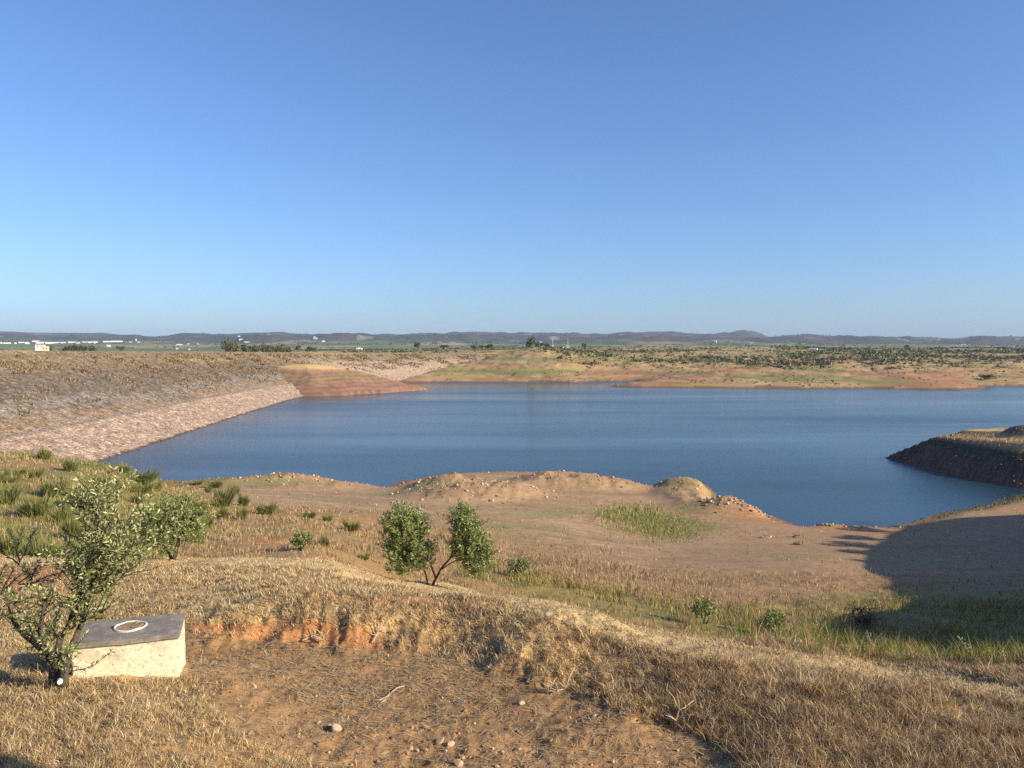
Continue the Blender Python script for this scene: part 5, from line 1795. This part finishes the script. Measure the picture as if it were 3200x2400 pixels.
# ------------------------------------------------------------------ buildings
def house(u0, u1, v0, v1, Y, label, cat='building', style='shed', group=None, name='building', deep=.7, wall=None, roof=None, stay=False):
    """a building whose front fills the given pixels at distance Y"""
    um, vb = (u0 + u1) / 2, v1
    a_ = float(av(um, vb))
    Yc = np.exp(np.linspace(math.log(max(330, Y * .45)), math.log(min(6500, Y * 2.2)), 500))
    vg = proj(a_ * Yc, Yc, terrain(a_ * Yc, Yc))[1]
    vis = vg <= np.minimum.accumulate(vg) + .15                # ground not hidden by nearer ground
    cost = np.abs(vg - v1) * 4 + np.abs(np.log(Yc / Y)) + ~vis * 1.0
    Y = Y if stay else float(Yc[cost.argmin()])
    x = a_ * Y
    dv = 0 if stay else float(vg[cost.argmin()]) - v1
    v0 += dv; v1 += dv
    W = (u1 - u0) / F * Y
    zt = H - float(sv(v0)) * Y
    zb = H - float(sv(v1)) * Y
    gz = min(ground_at(x, Y), zb) - .3
    Ht = zt - gz
    D = max(3.0, min(W * deep, 30))
    rh = (.22 if style == 'shed' else .35) * (zt - zb)
    root = empty(name, (x, Y + D / 2, gz), random.uniform(-.25, .25) + math.atan2(-x, Y))
    tag(root, label, cat, group)
    hw, hd, e = W / 2, D / 2, Ht - rh
    V = [(-hw, -hd, 0), (hw, -hd, 0), (hw, hd, 0), (-hw, hd, 0), (-hw, -hd, e), (hw, -hd, e), (hw, hd, e), (-hw, hd, e)]
    ridge_x = style != 'gable'
    if ridge_x:
        V += [(-hw, 0, Ht - .12), (hw, 0, Ht - .12)]
        Fc = [(0, 1, 5, 4), (2, 3, 7, 6), (1, 2, 6, 9, 5), (3, 0, 4, 8, 7)]
        a, b = .15 + W * .02, .2
        s = rh / hd
        R = [(-hw - a, -hd - b, e - b * s), (hw + a, -hd - b, e - b * s), (hw + a, 0, Ht), (-hw - a, 0, Ht), (hw + a, hd + b, e - b * s), (-hw - a, hd + b, e - b * s)]
    else:
        V += [(0, -hd, Ht - .12), (0, hd, Ht - .12)]
        Fc = [(0, 1, 5, 8, 4), (2, 3, 7, 9, 6), (1, 2, 6, 5), (3, 0, 4, 7)]
        a, b = .2, .2
        s = rh / hw
        R = [(-hw - b, -hd - a, e - b * s), (-hw - b, hd + a, e - b * s), (0, hd + a, Ht), (0, -hd - a, Ht), (hw + b, hd + a, e - b * s), (hw + b, -hd - a, e - b * s)]
    RF = [(0, 1, 2, 3), (3, 2, 4, 5)]
    k = len(R)
    R2 = R + [(p_[0], p_[1], p_[2] + .14) for p_ in R]
    RF2 = [tuple(i + k for i in f) for f in RF] + [tuple(reversed(f)) for f in RF] + [(0, 1, 1 + k, k), (4, 5, 5 + k, 4 + k), (0, 3, 3 + k, k), (3, 5, 5 + k, 3 + k), (1, 2, 2 + k, 1 + k), (2, 4, 4 + k, 2 + k)]
    link('wall', mesh_from('wall', V, faces=Fc), wall or M_white, root)
    link('roof', mesh_from('roof', R2, faces=RF2), roof or M_roof, root)
    # door and windows as thin leaves proud of the front wall
    nwin = 2 if W < 12 else 4
    hh = zt - zb - rh
    z0 = Ht - rh - hh
    for i in range(nwin):
        cx = -hw + W * (i + .5) / nwin
        ww = min(1.6, W / nwin * .3); wh = hh * .35
        zz = z0 + hh * .45
        p_ = [(cx - ww / 2, zz), (cx + ww / 2, zz), (cx + ww / 2, zz + wh), (cx - ww / 2, zz + wh)]
        Vw = [(a_, -hd - .05, b_) for a_, b_ in p_] + [(a_, -hd - .004, b_) for a_, b_ in p_]
        link('window', mesh_from('window', Vw, faces=[(0, 1, 2, 3), (0, 4, 5, 1), (1, 5, 6, 2), (2, 6, 7, 3), (3, 7, 4, 0)]), M_dark, root)
    return root


def hb(n, x0, x1, y0, y1, Y, label, **kw):
    u0, v0 = fc(n, x0, y0); u1, v1 = fc(n, x1, y1)
    house(u0, u1, v0, v1, Y, label, **kw)


town = [(0, 24, 242, 263), (35, 112, 243, 263), (180, 206, 246, 265), (222, 330, 236, 253), (310, 362, 245, 265), (398, 480, 221, 239), (440, 560, 236, 260), (560, 742, 240, 261),
        (770, 838, 240, 257), (858, 945, 234, 252), (975, 1012, 240, 259), (1048, 1112, 234, 249), (1122, 1192, 232, 253), (1195, 1238, 229, 256), (1310, 1400, 226, 244), (1398, 1518, 224, 242),
        (1528, 1562, 224, 239), (1653, 1682, 233, 246), (1733, 1748, 200, 226), (1758, 1786, 235, 246)]
for i, (x0, x1, y0, y1) in enumerate(town):
    wd = x1 - x0
    look_ = 'very long low white warehouse' if wd > 150 else 'long white warehouse' if wd > 80 else 'narrow white tower' if wd < 18 else 'small white shed' if wd < 45 else 'white warehouse'
    hb(1, x0, x1, y0, y1, 2900 + (i * 37 % 200), f'{look_}, {ORD[i]} from left in the distant white town', group='white town behind the dam', cat='warehouse')
hb(1, 446, 545, 274, 320, 700, 'white barn just left of the cream hut behind the dam', name='barn', cat='barn', stay=True)
hb(1, 524, 590, 298, 354, 330, 'cream flat fronted hut standing right behind the dam crest', name='hut', cat='hut', wall=M_cream, roof=M_cream, stay=True)
hb(1, 1362, 1406, 277, 300, 1600, 'lone white house in the plain below the town right end', name='house', cat='house')
P2 = [(40, 106, 266, 280, 1700, 'white house in the green plain left of the copse'), (178, 214, 259, 271, 2200, 'small white house in the plain, middle of three in line'),
      (288, 322, 261, 271, 2200, 'small white house in the plain, right of three in line'), (38, 62, 317, 332, 900, 'tiny pale hut just behind the crest left of the copse'),
      (198, 216, 326, 343, 700, 'tiny white hut just behind the crest nearest the copse'), (830, 860, 162, 180, 3600, 'white house high on the hill above the copse'),
      (845, 892, 200, 220, 3200, 'white house just below the highest one above the copse'), (913, 982, 235, 252, 2400, 'long white house rising over the copse treetops'),
      (1798, 1826, 170, 185, 3600, 'upper of two white houses on the middle hill'), (1798, 1842, 186, 204, 3500, 'lower of two white houses on the middle hill'),
      (1908, 1942, 220, 242, 2600, 'grey house right of the two white hill houses')]
for x0, x1, y0, y1, Y, lab in P2:
    hb(2, x0, x1, y0, y1, Y, lab, name='house', cat='house')
hb(3, 130, 210, 308, 346, 820, 'white gabled house among dark trees behind the dam', name='house', cat='house', style='gable')
hb(4, 355, 388, 234, 250, 2400, 'white house right of the tallest crest tree', name='house', cat='house')
hb(4, 512, 526, 258, 294, 800, 'narrow white pillar hut under the left mast', name='hut', cat='hut')
hb(4, 646, 668, 267, 282, 900, 'tiny white house left of the right mast', name='house', cat='house')
hb(4, 698, 734, 277, 302, 850, 'small white house at the foot of the right mast', name='house', cat='house')
hb(5, 368, 406, 220, 247, 3000, 'small white house left below the highest peak', name='house', cat='house')
hb(5, 838, 884, 240, 257, 3000, 'long white house right below the highest peak', name='house', cat='house')
hb(5, 1612, 1706, 324, 352, 960, 'long white farmhouse in the dip of the scrub hills', name='farmhouse', cat='farmhouse')
hb(5, 1730, 1786, 334, 350, 980, 'small white outbuilding right of the long white farmhouse', name='farmhouse', cat='farmhouse')
P6 = [(1325, 1352, 279, 298, 'left outlying white house of the right hand hamlet'), (1359, 1382, 282, 298, 'second white house from left in the right hand hamlet'),
      (1394, 1425, 276, 300, 'tallest white house in the right hand hamlet'), (1424, 1482, 269, 290, 'longest white house in the right hand hamlet'), (1504, 1528, 274, 290, 'right outlying white house of the right hand hamlet'),
      (1958, 1988, 289, 306, 'leftmost house of the hamlet at the photo right edge'), (2008, 2027, 289, 306, 'second house of the hamlet at the photo right edge'),
      (2033, 2057, 287, 312, 'tallest house of the hamlet at the photo right edge'), (2073, 2098, 297, 314, 'rightmost house of the hamlet at the photo right edge')]
for x0, x1, y0, y1, lab in P6:
    hb(6, x0, x1, y0, y1, 2300, lab, name='house', cat='house', group='white hamlets on the right')
for n, x, y0, y1, Y, lab in [(4, 520, 188, 292, 800, 'thin pale mast standing over the white pillar hut'), (4, 714, 185, 285, 850, 'lattice mast standing over the small white house')]:
    u, vt = fc(n, x, y0); _, vb = fc(n, x, y1)
    X = float(av(u, vb)) * Y; gz = ground_at(X, Y) - .5; zt = H - float(sv(vt)) * Y
    lst = [([(0, 0, 0), (0, 0, zt - gz)], [.22, .12])]
    for k in range(5):
        zz = (zt - gz) * (.55 + .1 * k)
        lst.append(([(-.7 + .1 * k, 0, zz), (.7 - .1 * k, 0, zz)], [.08, .08]))
    o = link('mast', tubes_mesh('mast', lst, 6), M_steel, loc=(X, Y, gz)); tag(o, lab, 'mast')

# ------------------------------------------------------------------ trees on the right hill whose shadows fall into the picture
OAKS = [(54, 52, 1.9, 1.5), (57, 56, 2.3, 1.6), (59, 60, 1.7, 1.4), (52, 46, 1.8, 1.6), (62, 64, 2.0, 1.6), (50, 41, 1.9, 1.5), (49, 36, 2.2, 1.7), (64, 69, 1.6, 1.3), (55, 49, 1.5, 1.3)]
ADJ = ['dark', 'tall', 'low', 'broad', 'young', 'old', 'leaning', 'round', 'small']
for i, (x, y, h, wd) in enumerate(OAKS):
    gz = ground_at(x, y)
    root = empty('tree', (x, y, gz), random.uniform(0, 6)); root.scale = (wd, wd, h / 2.45)
    tag(root, f'{ADJ[i]} oak on the right hill casting shadow over the shore', 'tree', 'oaks on the right hill')
    for nm, me in zip(('crown', 'trunk'), PROTO['oak', i % 3]):
        o = bpy.data.objects.new(nm, me); col.objects.link(o); o.parent = root
# tree beside the photographer whose shadow touches the lower left corner
gx, gy = np.array((-4.95, 5.6)) + np.array((S.x, S.y)) / S.z * 4.4
gz = ground_at(gx, gy)
root = empty('tree', (gx, gy, gz), 1.0); root.scale = (.5, .5, 2.35)
tag(root, 'slim tree beside the viewpoint casting a shadow on the grass', 'tree')
for nm, me in zip(('crown', 'trunk'), PROTO['copse', 1]):
    o = bpy.data.objects.new(nm, me); col.objects.link(o); o.parent = root

# ------------------------------------------------------------------ haze
def build_haze():
    V = [(x, y, z) for z in (-24, 330) for x, y in ((-11500, -11500), (11500, -11500), (11500, 11500), (-11500, 11500))]
    Fc = [(0, 3, 2, 1), (4, 5, 6, 7), (0, 1, 5, 4), (1, 2, 6, 5), (2, 3, 7, 6), (3, 0, 4, 7)]
    m = bpy.data.materials.new('air'); m.use_nodes = True
    nt = m.node_tree
    nt.nodes.remove(nt.nodes['Principled BSDF'])
    v = nt.nodes.new('ShaderNodeVolumePrincipled')
    v.inputs['Color'].default_value = (.52, .69, 1.0, 1)
    v.inputs['Density'].default_value = 7.2e-5
    v.inputs['Anisotropy'].default_value = .0
    nt.links.new(v.outputs[0], nt.nodes['Material Output'].inputs['Volume'])
    o = link('haze', mesh_from('haze', V, faces=Fc), m)
    tag(o, 'pale blue summer haze over the distance', 'haze', kind='stuff')


build_haze()
